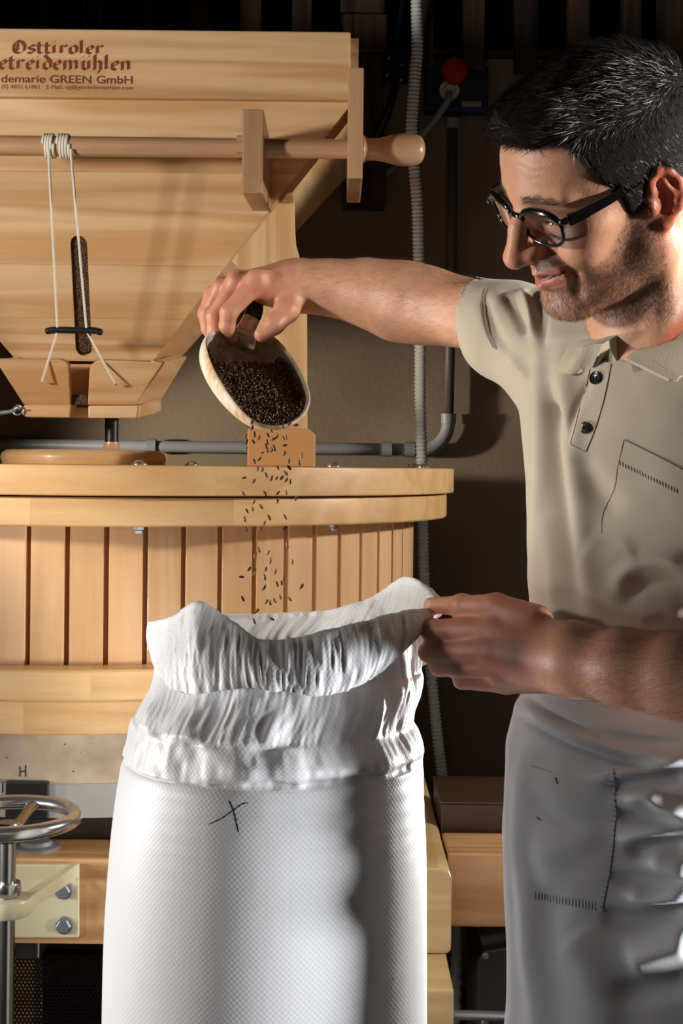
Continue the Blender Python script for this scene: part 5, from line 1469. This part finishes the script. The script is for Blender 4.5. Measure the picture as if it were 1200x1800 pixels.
lift = 0.22+0.38*tw_
sV, sF = strands(sp_-sn*0.001, flow@HR_.T, sn, ln, lift, np.full(len(sl), 0.00028))
hairm_ = plain('dark_hair', RGB(44, 35, 30), 0.42, spec=0.5)
cap_m = plain('hair_root', RGB(30, 24, 21), 0.85, spec=0.15, bump=0.6, bscale=420)
allV = np.concatenate([hV, sV]); allF = np.concatenate([hF, sF+len(hV)])
ho = fast_mesh('hair', allV, allF, cap_m, man)
ho.data.materials.append(hairm_)
ho.data.polygons.foreach_set('material_index', (np.arange(len(allF)) >= len(hF)).astype(np.int32))
# stubble and brows
bsel = np.clip(beardm*(1-0.999*lipm)*1.0, 0, 1)
pts, fi = sample(bV, bF, 8000, bsel+1e-12)
nn = bN[bF[fi, 0]]; ll = w2h(pts)
fl = np.stack([np.zeros(len(ll)), np.full(len(ll), .25), np.full(len(ll), -1.0)], 1)+rngh.normal(0, .35, (len(ll), 3))
flw = fl@HR_.T; flw -= nn*(flw*nn).sum(1)[:, None]; flw /= np.linalg.norm(flw, axis=1, keepdims=True)
chin = sstep(-.06, -.085, ll[:, 2])
v1, f1 = strands(pts, flw, nn, (0.0026+0.0028*chin)*rngh.uniform(.6, 1.3, len(ll)), np.full(len(ll), .55), np.full(len(ll), .00014), 2)
pts, fi = sample(bV, bF, 420, browm+1e-12)
nn = bN[bF[fi, 0]]; ll = w2h(pts)
fl = np.stack([np.sign(ll[:, 0])*1.0, np.zeros(len(ll))-.3, np.full(len(ll), .25)], 1)+rngh.normal(0, .2, (len(ll), 3))
flw = fl@HR_.T; flw -= nn*(flw*nn).sum(1)[:, None]; flw /= np.linalg.norm(flw, axis=1, keepdims=True)
v2, f2 = strands(pts, flw, nn, 0.007*rngh.uniform(.6, 1.3, len(ll)), np.full(len(ll), .3), np.full(len(ll), .0002), 2)
beard_m = plain('brown_beard', RGB(96, 70, 50), 0.45)
tag(fast_mesh('beard', v1, f1, beard_m, man), kind='stuff')
tag(fast_mesh('eyebrow', v2, f2, plain('brow_hair', RGB(84, 62, 46), 0.5), man), kind='stuff')
# arm hair
def dseg(V, pts):
    best = np.full(len(V), 9.0); tb = np.zeros((len(V), 3))
    for a, b in zip(pts[:-1], pts[1:]):
        ba = b-a; t = np.clip(((V-a)@ba)/(ba@ba), 0, 1); d = np.linalg.norm(V-a-t[:, None]*ba, axis=1)
        m_ = d < best; best[m_] = d[m_]; tb[m_] = ba/np.linalg.norm(ba)
    return best, tb
d1, t1_ = dseg(bV, ra_p[1:]); d2, t2_ = dseg(bV, la_p[2:])
w1 = ((d1 < .06) & (bx_ > 535) & (bx_ < 850))*(0.4+0.6*np.clip(bN[:, 2]+0.3, 0, 1)); w2 = ((d2 < .06) & (bx_ > 1010) & (bV[:, 1] < 1.44))*1.0
pts, fi = sample(bV, bF, 6500, w1+w2*0.9+1e-12)
nn = bN[bF[fi, 0]]; tt = np.where((w1[bF[fi, 0]] > 0)[:, None], t1_[bF[fi, 0]], t2_[bF[fi, 0]])
tt = tt+np.array([0, 0, -0.35])+rngh.normal(0, .3, tt.shape)
tt -= nn*(tt*nn).sum(1)[:, None]; tt /= np.linalg.norm(tt, axis=1, keepdims=True)
v3, f3 = strands(pts, tt, nn, 0.012*rngh.uniform(.5, 1.3, len(pts)), np.full(len(pts), .45), np.full(len(pts), .00007), 3)
tag(fast_mesh('arm_hair', v3, f3, plain('arm_hair', RGB(92, 66, 48), 0.5), man), kind='stuff')

# ------------------------------------------------------------------ glasses
gl = bpy.data.objects.new('glasses', None); COL.objects.link(gl)
gl.parent = man; gl.location = Vector(h2w((0, .1, .015)))-wpos(man)
acet = plain('black_acetate', RGB(14, 13, 13), 0.18, coat=0.4)
def lens_pt(s, a, k=1.0):
    ca_, sa__ = math.cos(a), math.sin(a)
    rx_, rz_ = 0.0255, 0.0185
    x = np.sign(ca_)*abs(ca_)**0.78*rx_*k; z = np.sign(sa__)*abs(sa__)**(0.72 if sa__ > 0 else 0.9)*rz_*k
    if z > 0: x *= 1.06
    X_ = s*(0.0345+x)
    xx = 0.0345+x
    return (X_, 0.1045-0.16*max(0, xx-0.012)-2.0*max(0, xx-0.03)**2+0.10*(z), 0.0100+z)
fr_bm = []
for s in (-1, 1):
    pts = [h2w(lens_pt(s, a)) for a in np.linspace(0, 2*pi, 48, endpoint=False)]
    rads = [0.0017+0.0021*max(0, math.sin(a)) for a in np.linspace(0, 2*pi, 48, endpoint=False)]
    fr_bm.append(tube(pts, rads, 10, True))
    fr_bm.append(tube([h2w(lens_pt(s, 0.45, 1.0)), h2w((s*.064, .0955, .0205)), h2w((s*.0685, .0900, .0215))], [0.0026, 0.0034, 0.0036], 10))
fr_bm.append(tube(catmull(np.array([h2w(q) for q in ((-.0105, .1040, .0165), (-.005, .1062, .0195), (0, .1068, .0200), (.005, .1062, .0195), (.0105, .1040, .0165))]), 14), 0.0030, 10))
obj('frame', merge(*fr_bm), acet, gl, True)
def glass():
    m = bpy.data.materials.new('lens_glass'); m.use_nodes = True; nt = m.node_tree; nt.nodes.clear()
    N, L = nt.nodes.new, nt.links.new
    o = N('ShaderNodeOutputMaterial'); t = N('ShaderNodeBsdfTransparent'); t.inputs[0].default_value = (0.90, 0.90, 0.90, 1)
    g = N('ShaderNodeBsdfGlossy'); g.inputs['Roughness'].default_value = 0.02
    f = N('ShaderNodeFresnel'); f.inputs[0].default_value = 1.5; mx = N('ShaderNodeMixShader')
    L(f.outputs[0], mx.inputs[0]); L(t.outputs[0], mx.inputs[1]); L(g.outputs[0], mx.inputs[2]); L(mx.outputs[0], o.inputs[0])
    return m
glm = glass()
for s in (-1, 1):
    V = []
    c = np.array(h2w((s*0.0345, 0.1035, 0.010)))
    for k in (1.0, 0.75, 0.5, 0.25):
        for a in np.linspace(0, 2*pi, 48, endpoint=False):
            q = lens_pt(s, a, k); q2 = (q[0], q[1]+0.0012*(1-k*k), q[2]); V.append(h2w(q2))
    V.append(h2w((s*0.0345, lens_pt(s, 0, 0.0)[1]+0.0012, 0.010)))
    F = []
    for r in range(3):
        for k in range(48): F.append((r*48+k, r*48+(k+1) % 48, (r+1)*48+(k+1) % 48, (r+1)*48+k))
    for k in range(48): F.append((144+k, 144+(k+1) % 48, 192))
    obj('lens', (V, F), glm, gl, True)
    tp = [h2w(q) for q in ((s*.0690, .0900, .0215), (s*.0715, .070, .0225), (s*.0740, .045, .0245), (s*.0765, .020, .0285), (s*.0785, .0, .0320), (s*.0790, -.014, .0285), (s*.0785, -.028, .012))]
    tp = catmull(np.array(tp), 40)
    # flat bars: tall and thin section
    side = HR_@np.array([1.0, 0, 0]); upv = HR_@np.array([0, 0, 1.0])
    V, F = [], []
    for k, q in enumerate(tp):
        hgt = np.interp(k/39, [0, .25, .7, 1], [.0058, .0050, .0040, .0034]); th = 0.0019
        for a, b in ((-1, -1), (1, -1), (1, 1), (-1, 1)): V.append(q+side*a*th+upv*b*hgt)
    for k in range(39):
        for e in range(4): F.append((k*4+e, k*4+(e+1) % 4, k*4+4+(e+1) % 4, k*4+4+e))
    F += [(3, 2, 1, 0), (156, 157, 158, 159)]
    obj('temple_bar', (V, F), acet, gl)
    hp_ = h2w((s*.0570, .1005, .0205))
    nrm_ = HR_@np.array([s*0.25, 1.0, 0.1]); nrm_ /= np.linalg.norm(nrm_)
    obj('rivet', lathe([(0.0022, 0.0018), (0.0034, 0.0016), (0.0036, 0.0005)], hp_, nrm_, 10), chrome, gl)

# ------------------------------------------------------------------ polo shirt
def cloth(name, col, rough=0.85, scale=900, var=0.05, bump=0.25):
    m, nt, b = new_mat(name)
    N, L = nt.nodes.new, nt.links.new
    tc = N('ShaderNodeTexCoord')
    n1 = N('ShaderNodeTexNoise'); n1.inputs['Scale'].default_value = scale; n1.inputs['Detail'].default_value = 3; L(tc.outputs['Object'], n1.inputs['Vector'])
    n2 = N('ShaderNodeTexNoise'); n2.inputs['Scale'].default_value = 9; n2.inputs['Detail'].default_value = 6; L(tc.outputs['Object'], n2.inputs['Vector'])
    mx = N('ShaderNodeMix'); mx.data_type = 'RGBA'
    mx.inputs['A'].default_value = tuple(c*(1-var) for c in col[:3])+(1,); mx.inputs['B'].default_value = tuple(min(1, c*(1+var)) for c in col[:3])+(1,)
    L(n2.outputs['Fac'], mx.inputs['Factor'])
    m2 = N('ShaderNodeMix'); m2.data_type = 'RGBA'; m2.blend_type = 'MULTIPLY'; m2.inputs['Factor'].default_value = 0.35
    L(mx.outputs['Result'], m2.inputs['A']); L(n1.outputs['Fac'], m2.inputs['B'])
    rp = N('ShaderNodeValToRGB'); rp.color_ramp.elements[0].color = (.55, .55, .55, 1); rp.color_ramp.elements[1].color = (1.15, 1.15, 1.15, 1)
    L(n1.outputs['Fac'], rp.inputs['Fac']); L(rp.outputs[0], m2.inputs['B'])
    L(m2.outputs['Result'], b.inputs['Base Color']); b.inputs['Roughness'].default_value = rough
    b.inputs['Sheen Weight'].default_value = 0.15; b.inputs['Specular IOR Level'].default_value = 0.2
    bp = N('ShaderNodeBump'); bp.inputs['Strength'].default_value = bump; bp.inputs['Distance'].default_value = 0.0008
    L(n1.outputs['Fac'], bp.inputs['Height']); L(bp.outputs[0], b.inputs['Normal'])
    return m
polo_m = cloth('beige_pique', RGB(188, 174, 155))
cuff = N3(838, 551, 1.680)
sl_dir = (cuff-JR); sl_dir /= np.linalg.norm(sl_dir)
sl_cut = sl_dir+np.array([0, 0, -0.45]); sl_cut /= np.linalg.norm(sl_cut)
def halfspace(pt, n, k=0.004):
    pt, n = np.asarray(pt, float), np.asarray(n, float)
    return Prim(lambda p: (p-pt)@n, pt, 9, k, 'i', 0)
slv = [chain([JR+np.array([0.02, -0.01, -0.01]), JR*0.45+cuff*0.55+np.array([0, 0, -0.003]), cuff+sl_dir*0.02], [0.072, 0.0555, 0.0415], 0.02, 0.022)]
armpit = cap(JR+RT*0.005-np.array([0, 0, 0.03]), (TC[0]+RT[0]*0.13, TC[1]+RT[1]*0.13, ZC+0.03), 0.05, 0.04, 0.05)
lslv = chain([JL+np.array([-0.02, 0.01, -0.01]), la_p[1]*0.75+JL*0.25], [0.072, 0.062], 0.02, 0.05)
def sleeve_clip(p):
    # only acts near the sleeve end
    d = (p-cuff)@sl_dir
    return d
polo = [torso(0.006, ZC-0.30, ZC+0.21), cap(JR, (TC[0], TC[1], ZC+0.115), 0.062, 0.078, 0.04), cap(JL, (TC[0], TC[1], ZC+0.115), 0.062, 0.078, 0.04), lslv]+slv
polo.append(Prim(sleeve_clip, cuff+sl_dir*0.08, 0.125, 0.003, 's', 0))
polo[-1].f = lambda p: np.maximum(-((p-cuff)@sl_cut), np.linalg.norm(p-(cuff+sl_dir*0.08), axis=1)-0.125)
polo.append(cap(cuff+sl_dir*0.03, cuff-sl_dir*0.012, 0.0415, 0.0405, 0.003, 's'))
polo.append(cap(NB+FW*0.010+np.array([0, 0, 0.10]), NB+FW*0.012-np.array([0, 0, 0.004]), 0.075, 0.066, 0.006, 's'))
pV, pF = surface(polo, (0.10, 1.16, ZC-0.33), (0.68, 1.86, ZC+0.24), 0.0034)
pV = relax(pV, pF, 3, 0.5)
def ridges_px(V, F, specs):
    """folds: raised or sunken creases along lines on the visible side of the cloth"""
    Nn = normals(V, F); x, y = to_px(V)
    view = V-np.array([0, 0, ZC]); view /= np.linalg.norm(view, axis=1, keepdims=True)
    facing = sstep(0.25, -0.15, (Nn*view).sum(1))
    d = np.zeros(len(V))
    for line, amp, w in specs:
        l = catmull(np.array(line, float), 40)
        best = np.full(len(V), 1e9); tt = np.zeros(len(V))
        for k in range(39):
            a, b = l[k], l[k+1]; ba = b-a; t = np.clip(((x-a[0])*ba[0]+(y-a[1])*ba[1])/(ba@ba+1e-9), 0, 1)
            q = np.hypot(x-a[0]-t*ba[0], y-a[1]-t*ba[1]); m_ = q < best; best[m_] = q[m_]; tt[m_] = (k+t[m_])/39
        taper = sstep(0, .22, tt)*sstep(1, .78, tt)*0.85+0.15
        d += amp*np.exp(-(best/w)**2)*taper
    return V+Nn*(d*facing)[:, None]
mmv = 0.001
pV = ridges_px(pV, pF, [
    ([(950, 600), (952, 720), (950, 850), (938, 1060)], 8.0*mmv, 14), ([(968, 660), (975, 780), (990, 920), (1012, 1085)], -11.2*mmv, 15),
    ([(985, 600), (1000, 760), (1022, 930), (1045, 1090)], 8.0*mmv, 20), ([(1003, 785), (985, 740), (965, 700)], -4.8*mmv, 12),
    ([(1010, 800), (1050, 860), (1085, 905)], -5.6*mmv, 22), ([(1075, 1045), (1110, 1000), (1160, 985), (1215, 990)], 9.6*mmv, 16),
    ([(1085, 1075), (1130, 1035), (1180, 1030), (1215, 1045)], -9.6*mmv, 16), ([(1120, 1100), (1160, 1070), (1210, 1080)], 8.0*mmv, 12),
    ([(885, 512), (905, 545), (925, 590)], -6.4*mmv, 9), ([(915, 506), (930, 545), (940, 600)], 6.4*mmv, 9), ([(940, 505), (950, 560), (955, 620)], -5.6*mmv, 9),
    ([(850, 520), (865, 570), (900, 640)], -4.8*mmv, 10), ([(870, 600), (905, 640), (938, 680)], 4.8*mmv, 9), ([(1040, 660), (1015, 720), (1003, 780)], -3.5*mmv, 5),
    ([(1030, 960), (1075, 975), (1120, 960)], 4.8*mmv, 25), ([(960, 900), (965, 980), (975, 1080)], 4.8*mmv, 12)])
pN = normals(pV, pF)
pV = pV+pN*(vnoise(pV*14, 51)*0.0022+vnoise(pV*34, 52)*0.0009)[:, None]
po = fast_mesh('polo_shirt', pV, pF, polo_m, man)
ptree = bvh_of(po)
seam_m = plain('seam_thread', RGB(150, 134, 110), 0.9)
def patch(rows_px, lift, thick, nu=14, nv=18, tree=ptree):
    """cloth patch laid on the garment: rows of pixel points, first to last"""
    rws = [catmull(np.array(r, float), nu) for r in rows_px]
    grid = catmull(np.array(rws).reshape(len(rws), -1), nv).reshape(nv, nu, 2)
    top, bot = [], []
    for r in grid:
        for x, y in r:
            h = hit(tree, x, y, lift)
            if h is None: h = hit(tree, min(x, 1199), y, lift) or P(x, y, 1.42)
            top.append(tuple(h)); dv = (h-EYE).normalized(); bot.append(tuple(h+dv*thick))
    n = len(top); F = []
    for i in range(nv-1):
        for j in range(nu-1):
            a = i*nu+j; F.append((a, a+1, a+nu+1, a+nu)); F.append((n+a+nu, n+a+nu+1, n+a+1, n+a))
    brd = [j for j in range(nu)]+[i*nu+nu-1 for i in range(1, nv)]+[(nv-1)*nu+j for j in range(nu-2, -1, -1)]+[i*nu for i in range(nv-2, 0, -1)]
    for a, b in zip(brd, brd[1:]+brd[:1]): F.append((b, a, n+a, n+b))
    return top+bot, F
def seam(line, r, tree=ptree, n=40, lift=0.0012):
    pts = [hit(tree, x, y, lift) for x, y in catmull(np.array(line, float), n)]
    pts = [q for q in pts if q is not None]
    return tube(pts, r, 6)
pk = obj('chest_pocket', patch([[(1097, 773), (1150, 800), (1215, 834)], [(1089, 812), (1145, 838), (1212, 868)], [(1078, 860), (1140, 885), (1210, 915)], [(1060, 905), (1130, 935), (1205, 960)], [(1060, 940), (1120, 968), (1196, 992)]], 0.0011, 0.0010), polo_m, man, True, angle=50)
obj('pocket_seam', merge(seam([(1097, 773), (1150, 799), (1199, 825)], 0.0004, lift=0.0012), seam([(1097, 773), (1086, 820), (1080, 860), (1060, 902), (1058, 938)], 0.0005, lift=0.0012)), seam_m, pk)
sts = []
for k in range(21):
    x = 1089+k*5.0; y = 810+k*2.45
    a_, b_ = hit(ptree, x, y, 0.0014), hit(ptree, x+1.5, y+8, 0.0014)
    if a_ and b_: sts.append(tube([a_, b_], 0.00035, 5))
obj('pocket_stitching', merge(*sts), seam_m, pk)
pl_ = obj('placket', patch([[(1040, 626), (1058, 634), (1074, 640)], [(1026, 690), (1045, 697), (1062, 700)], [(1010, 745), (1028, 752), (1045, 757)], [(1003, 780), (1016, 787), (1030, 792)]], 0.0010, 0.0009, 8, 16), polo_m, man, True, angle=50)
obj('placket_seam', merge(seam([(1040, 640), (1024, 700), (1003, 781)], 0.0004, lift=0.0010), seam([(1003, 781), (1016, 788), (1030, 794)], 0.0004, lift=0.0010)), seam_m, pl_)
obj('hem_seam', merge(seam([(850, 508), (845, 540), (852, 578), (868, 612)], 0.0005, lift=0.0012), seam([(855, 508), (850, 540), (857, 578), (873, 614)], 0.0005, lift=0.0012)), seam_m, man)
btn_m = plain('black_button', RGB(34, 31, 30), 0.25)
for (x, y), rr_ in (((1048, 665), 0.0068), ((1029, 752), 0.0062)):
    c = hit(ptree, x, y, 0.0016)
    loc, nr_, _, _ = ptree.find_nearest(c)
    if nr_.dot(c-EYE) > 0: nr_ = -nr_
    if y > 700: nr_ = (nr_+Vector((-0.75, 0.25, 0))).normalized()
    g1 = lathe([(-0.0012, rr_*0.9), (0.0, rr_), (0.0016, rr_), (0.0023, rr_*0.86), (0.0016, rr_*0.66), (0.0014, 0.0004)], c, nr_, 28)
    bo_ = obj('button', g1, btn_m, man, True, angle=40)
    s_ = nr_.cross(Vector((0, 0, 1))).normalized(); q_ = nr_.cross(s_)
    obj('thread', merge(*[tube([c+nr_*0.0018+s_*a*0.0014-q_*0.0016, c+nr_*0.0021+s_*a*0.0014, c+nr_*0.0018+s_*a*0.0014+q_*0.0016], 0.0005, 6) for a in (-1, 1)]), plain('button_thread', RGB(20, 18, 18), 0.8), bo_)
# collar: a folded band round the neck, open in front
CC = NB+FW*0.010
def collar():
    nA = 60; V = []
    angs = np.linspace(math.radians(-266), math.radians(78), nA)   # 90 deg = front
    for a in angs:
        dr, df = math.cos(a), math.sin(a)
        d = RT*dr*0.97+FW*df
        front = max(0.0, df)
        back = max(0.0, -df)
        tipL = math.exp(-((a-angs[0])/0.35)**2); tipR = math.exp(-((a-angs[-1])/0.35)**2); tip = max(tipL, tipR)
        zc_ = 0.064+0.024*back-0.058*front+0.014*tipR
        ae = a+0.42*tipL-0.30*tipR; de = RT*math.cos(ae)*0.97+FW*math.sin(ae)
        stand = CC+d*0.0665+np.array([0, 0, zc_-0.030])
        fold = CC+d*0.0745+np.array([0, 0, zc_])
        mid = CC+d*(0.090+0.008*front)+np.array([0, 0, zc_-0.010])
        edge = CC+de*(0.112+0.012*tipL-0.026*tipR)+np.array([0, 0, zc_-0.037+0.004*tipL+0.006*tipR])
        under = CC+de*(0.109+0.012*tipL-0.026*tipR)+np.array([0, 0, zc_-0.0395+0.004*tipL+0.006*tipR])
        um = CC+d*0.0865+np.array([0, 0, zc_-0.014])
        V += [stand, fold-d*0.002+np.array([0, 0, -0.002]), fold, mid, edge, under, um, CC+d*0.0690+np.array([0, 0, zc_-0.032])]
    m_ = 8; F = []
    for i in range(nA-1):
        for j in range(m_):
            F.append((i*m_+j, i*m_+(j+1) % m_, (i+1)*m_+(j+1) % m_, (i+1)*m_+j))
    F.append(tuple(range(m_-1, -1, -1))); F.append(tuple((nA-1)*m_+j for j in range(m_)))
    return V, F
obj('collar', collar(), cloth('beige_rib', RGB(192, 178, 156), scale=500, bump=0.4), man, True, angle=60)

# ------------------------------------------------------------------ apron, trousers, shoes
AZ = np.array([-0.222, -0.240, -0.262, -0.300, -0.38, -0.45, -0.52, -0.60, -0.72, -0.95])+ZC
AA = np.array([0.166, 0.169, 0.178, 0.186, 0.190, 0.189, 0.187, 0.188, 0.192, 0.20])
AB = np.array([0.124, 0.128, 0.138, 0.146, 0.150, 0.150, 0.148, 0.148, 0.15, 0.16])
nz_, na = 190, 260
zz = np.linspace(AZ[0], AZ[-1], nz_)
zz = AZ[0]+(AZ[-1]-AZ[0])*np.linspace(0, 1, nz_)**1.25
aa = np.linspace(0, 2*pi, na, endpoint=False)
a_, b_ = np.interp(zz, AZ[::-1], AA[::-1]), np.interp(zz, AZ[::-1], AB[::-1])
ex = 2/2.2
cxs = np.sign(np.cos(aa))*np.abs(np.cos(aa))**ex; sxs = np.sign(np.sin(aa))*np.abs(np.sin(aa))**ex
AV = np.zeros((nz_, na, 3))
AV[..., 0] = TC[0]+(a_[:, None]*cxs)*RT[0]+(b_[:, None]*sxs)*FW[0]
AV[..., 1] = TC[1]+(a_[:, None]*cxs)*RT[1]+(b_[:, None]*sxs)*FW[1]
AV[..., 2] = zz[:, None]
ii = np.arange(nz_*na).reshape(nz_, na)
AF = np.stack([ii[:-1], ii[1:], np.roll(ii[1:], -1, 1), np.roll(ii[:-1], -1, 1)], -1).reshape(-1, 4)
AV = AV.reshape(-1, 3)
tst = normals(AV, AF)
if ((tst[:, 0]*(AV[:, 0]-TC[0])+tst[:, 1]*(AV[:, 1]-TC[1])).mean()) < 0: AF = AF[:, ::-1]
AV = ridges_px(AV, AF, [
    ([(915, 1238), (950, 1262), (1000, 1288), (1060, 1310), (1120, 1324), (1215, 1338)], 8*mmv, 11), ([(915, 1258), (950, 1282), (1000, 1306), (1060, 1328), (1120, 1342), (1215, 1358)], -9*mmv, 7),
    ([(925, 1222), (960, 1246), (1010, 1270), (1060, 1290), (1130, 1302), (1215, 1306)], -6*mmv, 6),
    ([(1030, 1372), (1110, 1356), (1215, 1338)], 8.7*mmv, 11), ([(1060, 1388), (1130, 1378), (1215, 1362)], -8.7*mmv, 10),
    ([(1090, 1405), (1140, 1402), (1165, 1420), (1215, 1432)], 13.0*mmv, 13), ([(1080, 1432), (1140, 1440), (1215, 1455)], -11.6*mmv, 11),
    ([(1080, 1478), (1150, 1462), (1215, 1450)], 11.6*mmv, 12), ([(1100, 1505), (1150, 1490), (1215, 1490)], -11.6*mmv, 12),
    ([(1140, 1512), (1175, 1522), (1215, 1530)], 13.0*mmv, 13), ([(1070, 1545), (1140, 1550), (1215, 1552)], -8.7*mmv, 12),
    ([(1100, 1572), (1150, 1580), (1215, 1566)], 13.0*mmv, 12), ([(1050, 1615), (1130, 1620), (1215, 1600)], -13.0*mmv, 16),
    ([(1100, 1690), (1160, 1672), (1215, 1660)], 13.0*mmv, 26), ([(1080, 1745), (1150, 1740), (1215, 1730)], -8.7*mmv, 18),
    ([(1000, 1640), (1040, 1700), (1070, 1830)], 11.6*mmv, 36), ([(985, 1560), (960, 1640), (990, 1830)], -7.2*mmv, 26),
    ([(925, 1300), (915, 1450), (925, 1600), (945, 1830)], 7.2*mmv, 16), ([(940, 1400), (990, 1442), (1080, 1448)], -5.8*mmv, 15),
    ([(930, 1500), (1000, 1490), (1050, 1450)], 4.3*mmv, 20), ([(940, 1330), (1000, 1345), (1070, 1350)], -4.3*mmv, 14), ([(925, 1470), (935, 1540), (960, 1590)], -5.8*mmv, 14)])
aN = normals(AV, AF)
AV = AV+aN*(vnoise(AV*11, 61)*0.004+vnoise(AV*30, 62)*0.0014)[:, None]
# keep the apron inside its own thickness at the top edge
apron_m = cloth('white_apron', RGB(206, 206, 210), scale=1200, var=0.03, bump=0.15)
ap = fast_mesh('apron', AV, AF, apron_m, man)
atree = bvh_of(ap)
apk = obj('apron_pocket', patch([[(930, 1345), (990, 1360), (1078, 1352)], [(925, 1440), (1000, 1450), (1082, 1440)], [(922, 1530), (1000, 1540), (1072, 1530)], [(925, 1575), (985, 1592), (1058, 1602)]], 0.0013, 0.0012, 18, 24, atree), apron_m, man, True, angle=50)
fr_l = []
for k in range(26):
    t = k/25; x = 1078+6*math.sin(t*3)-22*t*t; y = 1372+222*t
    a_1, b_1 = hit(atree, x, y, 0.0017), hit(atree, x-16-4*math.sin(k*1.7), y-3, 0.0017)
    if a_1 and b_1: fr_l.append(tube([a_1, a_1.lerp(b_1, 0.5), b_1], [0.0008, 0.0010, 0.0004], 6))
for k in range(20):
    x = 940+k*5.6; y = 1582+k*0.9
    a_1, b_1 = hit(atree, x, y, 0.0017), hit(atree, x, y-15, 0.0017)
    if a_1 and b_1: fr_l.append(tube([a_1, a_1.lerp(b_1, 0.5), b_1], [0.0006, 0.0007, 0.0004], 6))
obj('pocket_stitching', merge(*fr_l), apron_m, apk)
stn = []
for x, y, dx, dy in ((978, 1366, 3, 12), (944, 1436, 8, 6)):
    a_1, b_1 = hit(atree, x, y, 0.0018), hit(atree, x+dx, y+dy, 0.0018)
    obj('husk_speck', tube([a_1, b_1], 0.0005, 6), bpy.data.materials.get('husk') or plain('husk', RGB(96, 66, 40), 0.8), apk)
tr = []
for s in (-1, 1):
    hipp = np.array([TC[0]+RT[0]*s*0.085, TC[1]+RT[1]*s*0.085, ZC-0.42]); kne = np.array([hipp[0]+FW[0]*0.02, hipp[1]+FW[1]*0.02, 0.50]); ank = np.array([hipp[0], hipp[1], 0.10])
    tr.append(chain([hipp, kne, ank], [0.088, 0.066, 0.055], 0.03, 0.03))
tV, tF = surface([torso(-0.006, ZC-0.5, ZC-0.25)]+tr, (0.0, 1.2, 0.03), (0.72, 1.85, ZC-0.22), 0.011)
fast_mesh('trousers', tV, tF, cloth('grey_trousers', RGB(70, 70, 74)), man)
for s in (-1, 1):
    q = np.array([TC[0]+RT[0]*s*0.085, TC[1]+RT[1]*s*0.085, 0.0])
    sh_p = [cap(q+np.array([0, 0, 0.055])-FW*0.05, q+np.array([0, 0, 0.036])+FW*0.13, 0.042, 0.036, 0.02), cap(q+np.array([0, 0, 0.06]), q+np.array([0, 0, 0.11]), 0.045, 0.048, 0.02), Prim(lambda p: 0.001-p[:, 2], (0, 0, 0), 9, 0.004, 'i', 0)]
    v_, f_ = surface(sh_p, q-np.array([0.3, 0.3, 0.02]), q+np.array([0.3, 0.3, 0.2]), 0.006)
    fast_mesh('shoe', v_, f_, black_plastic, man)
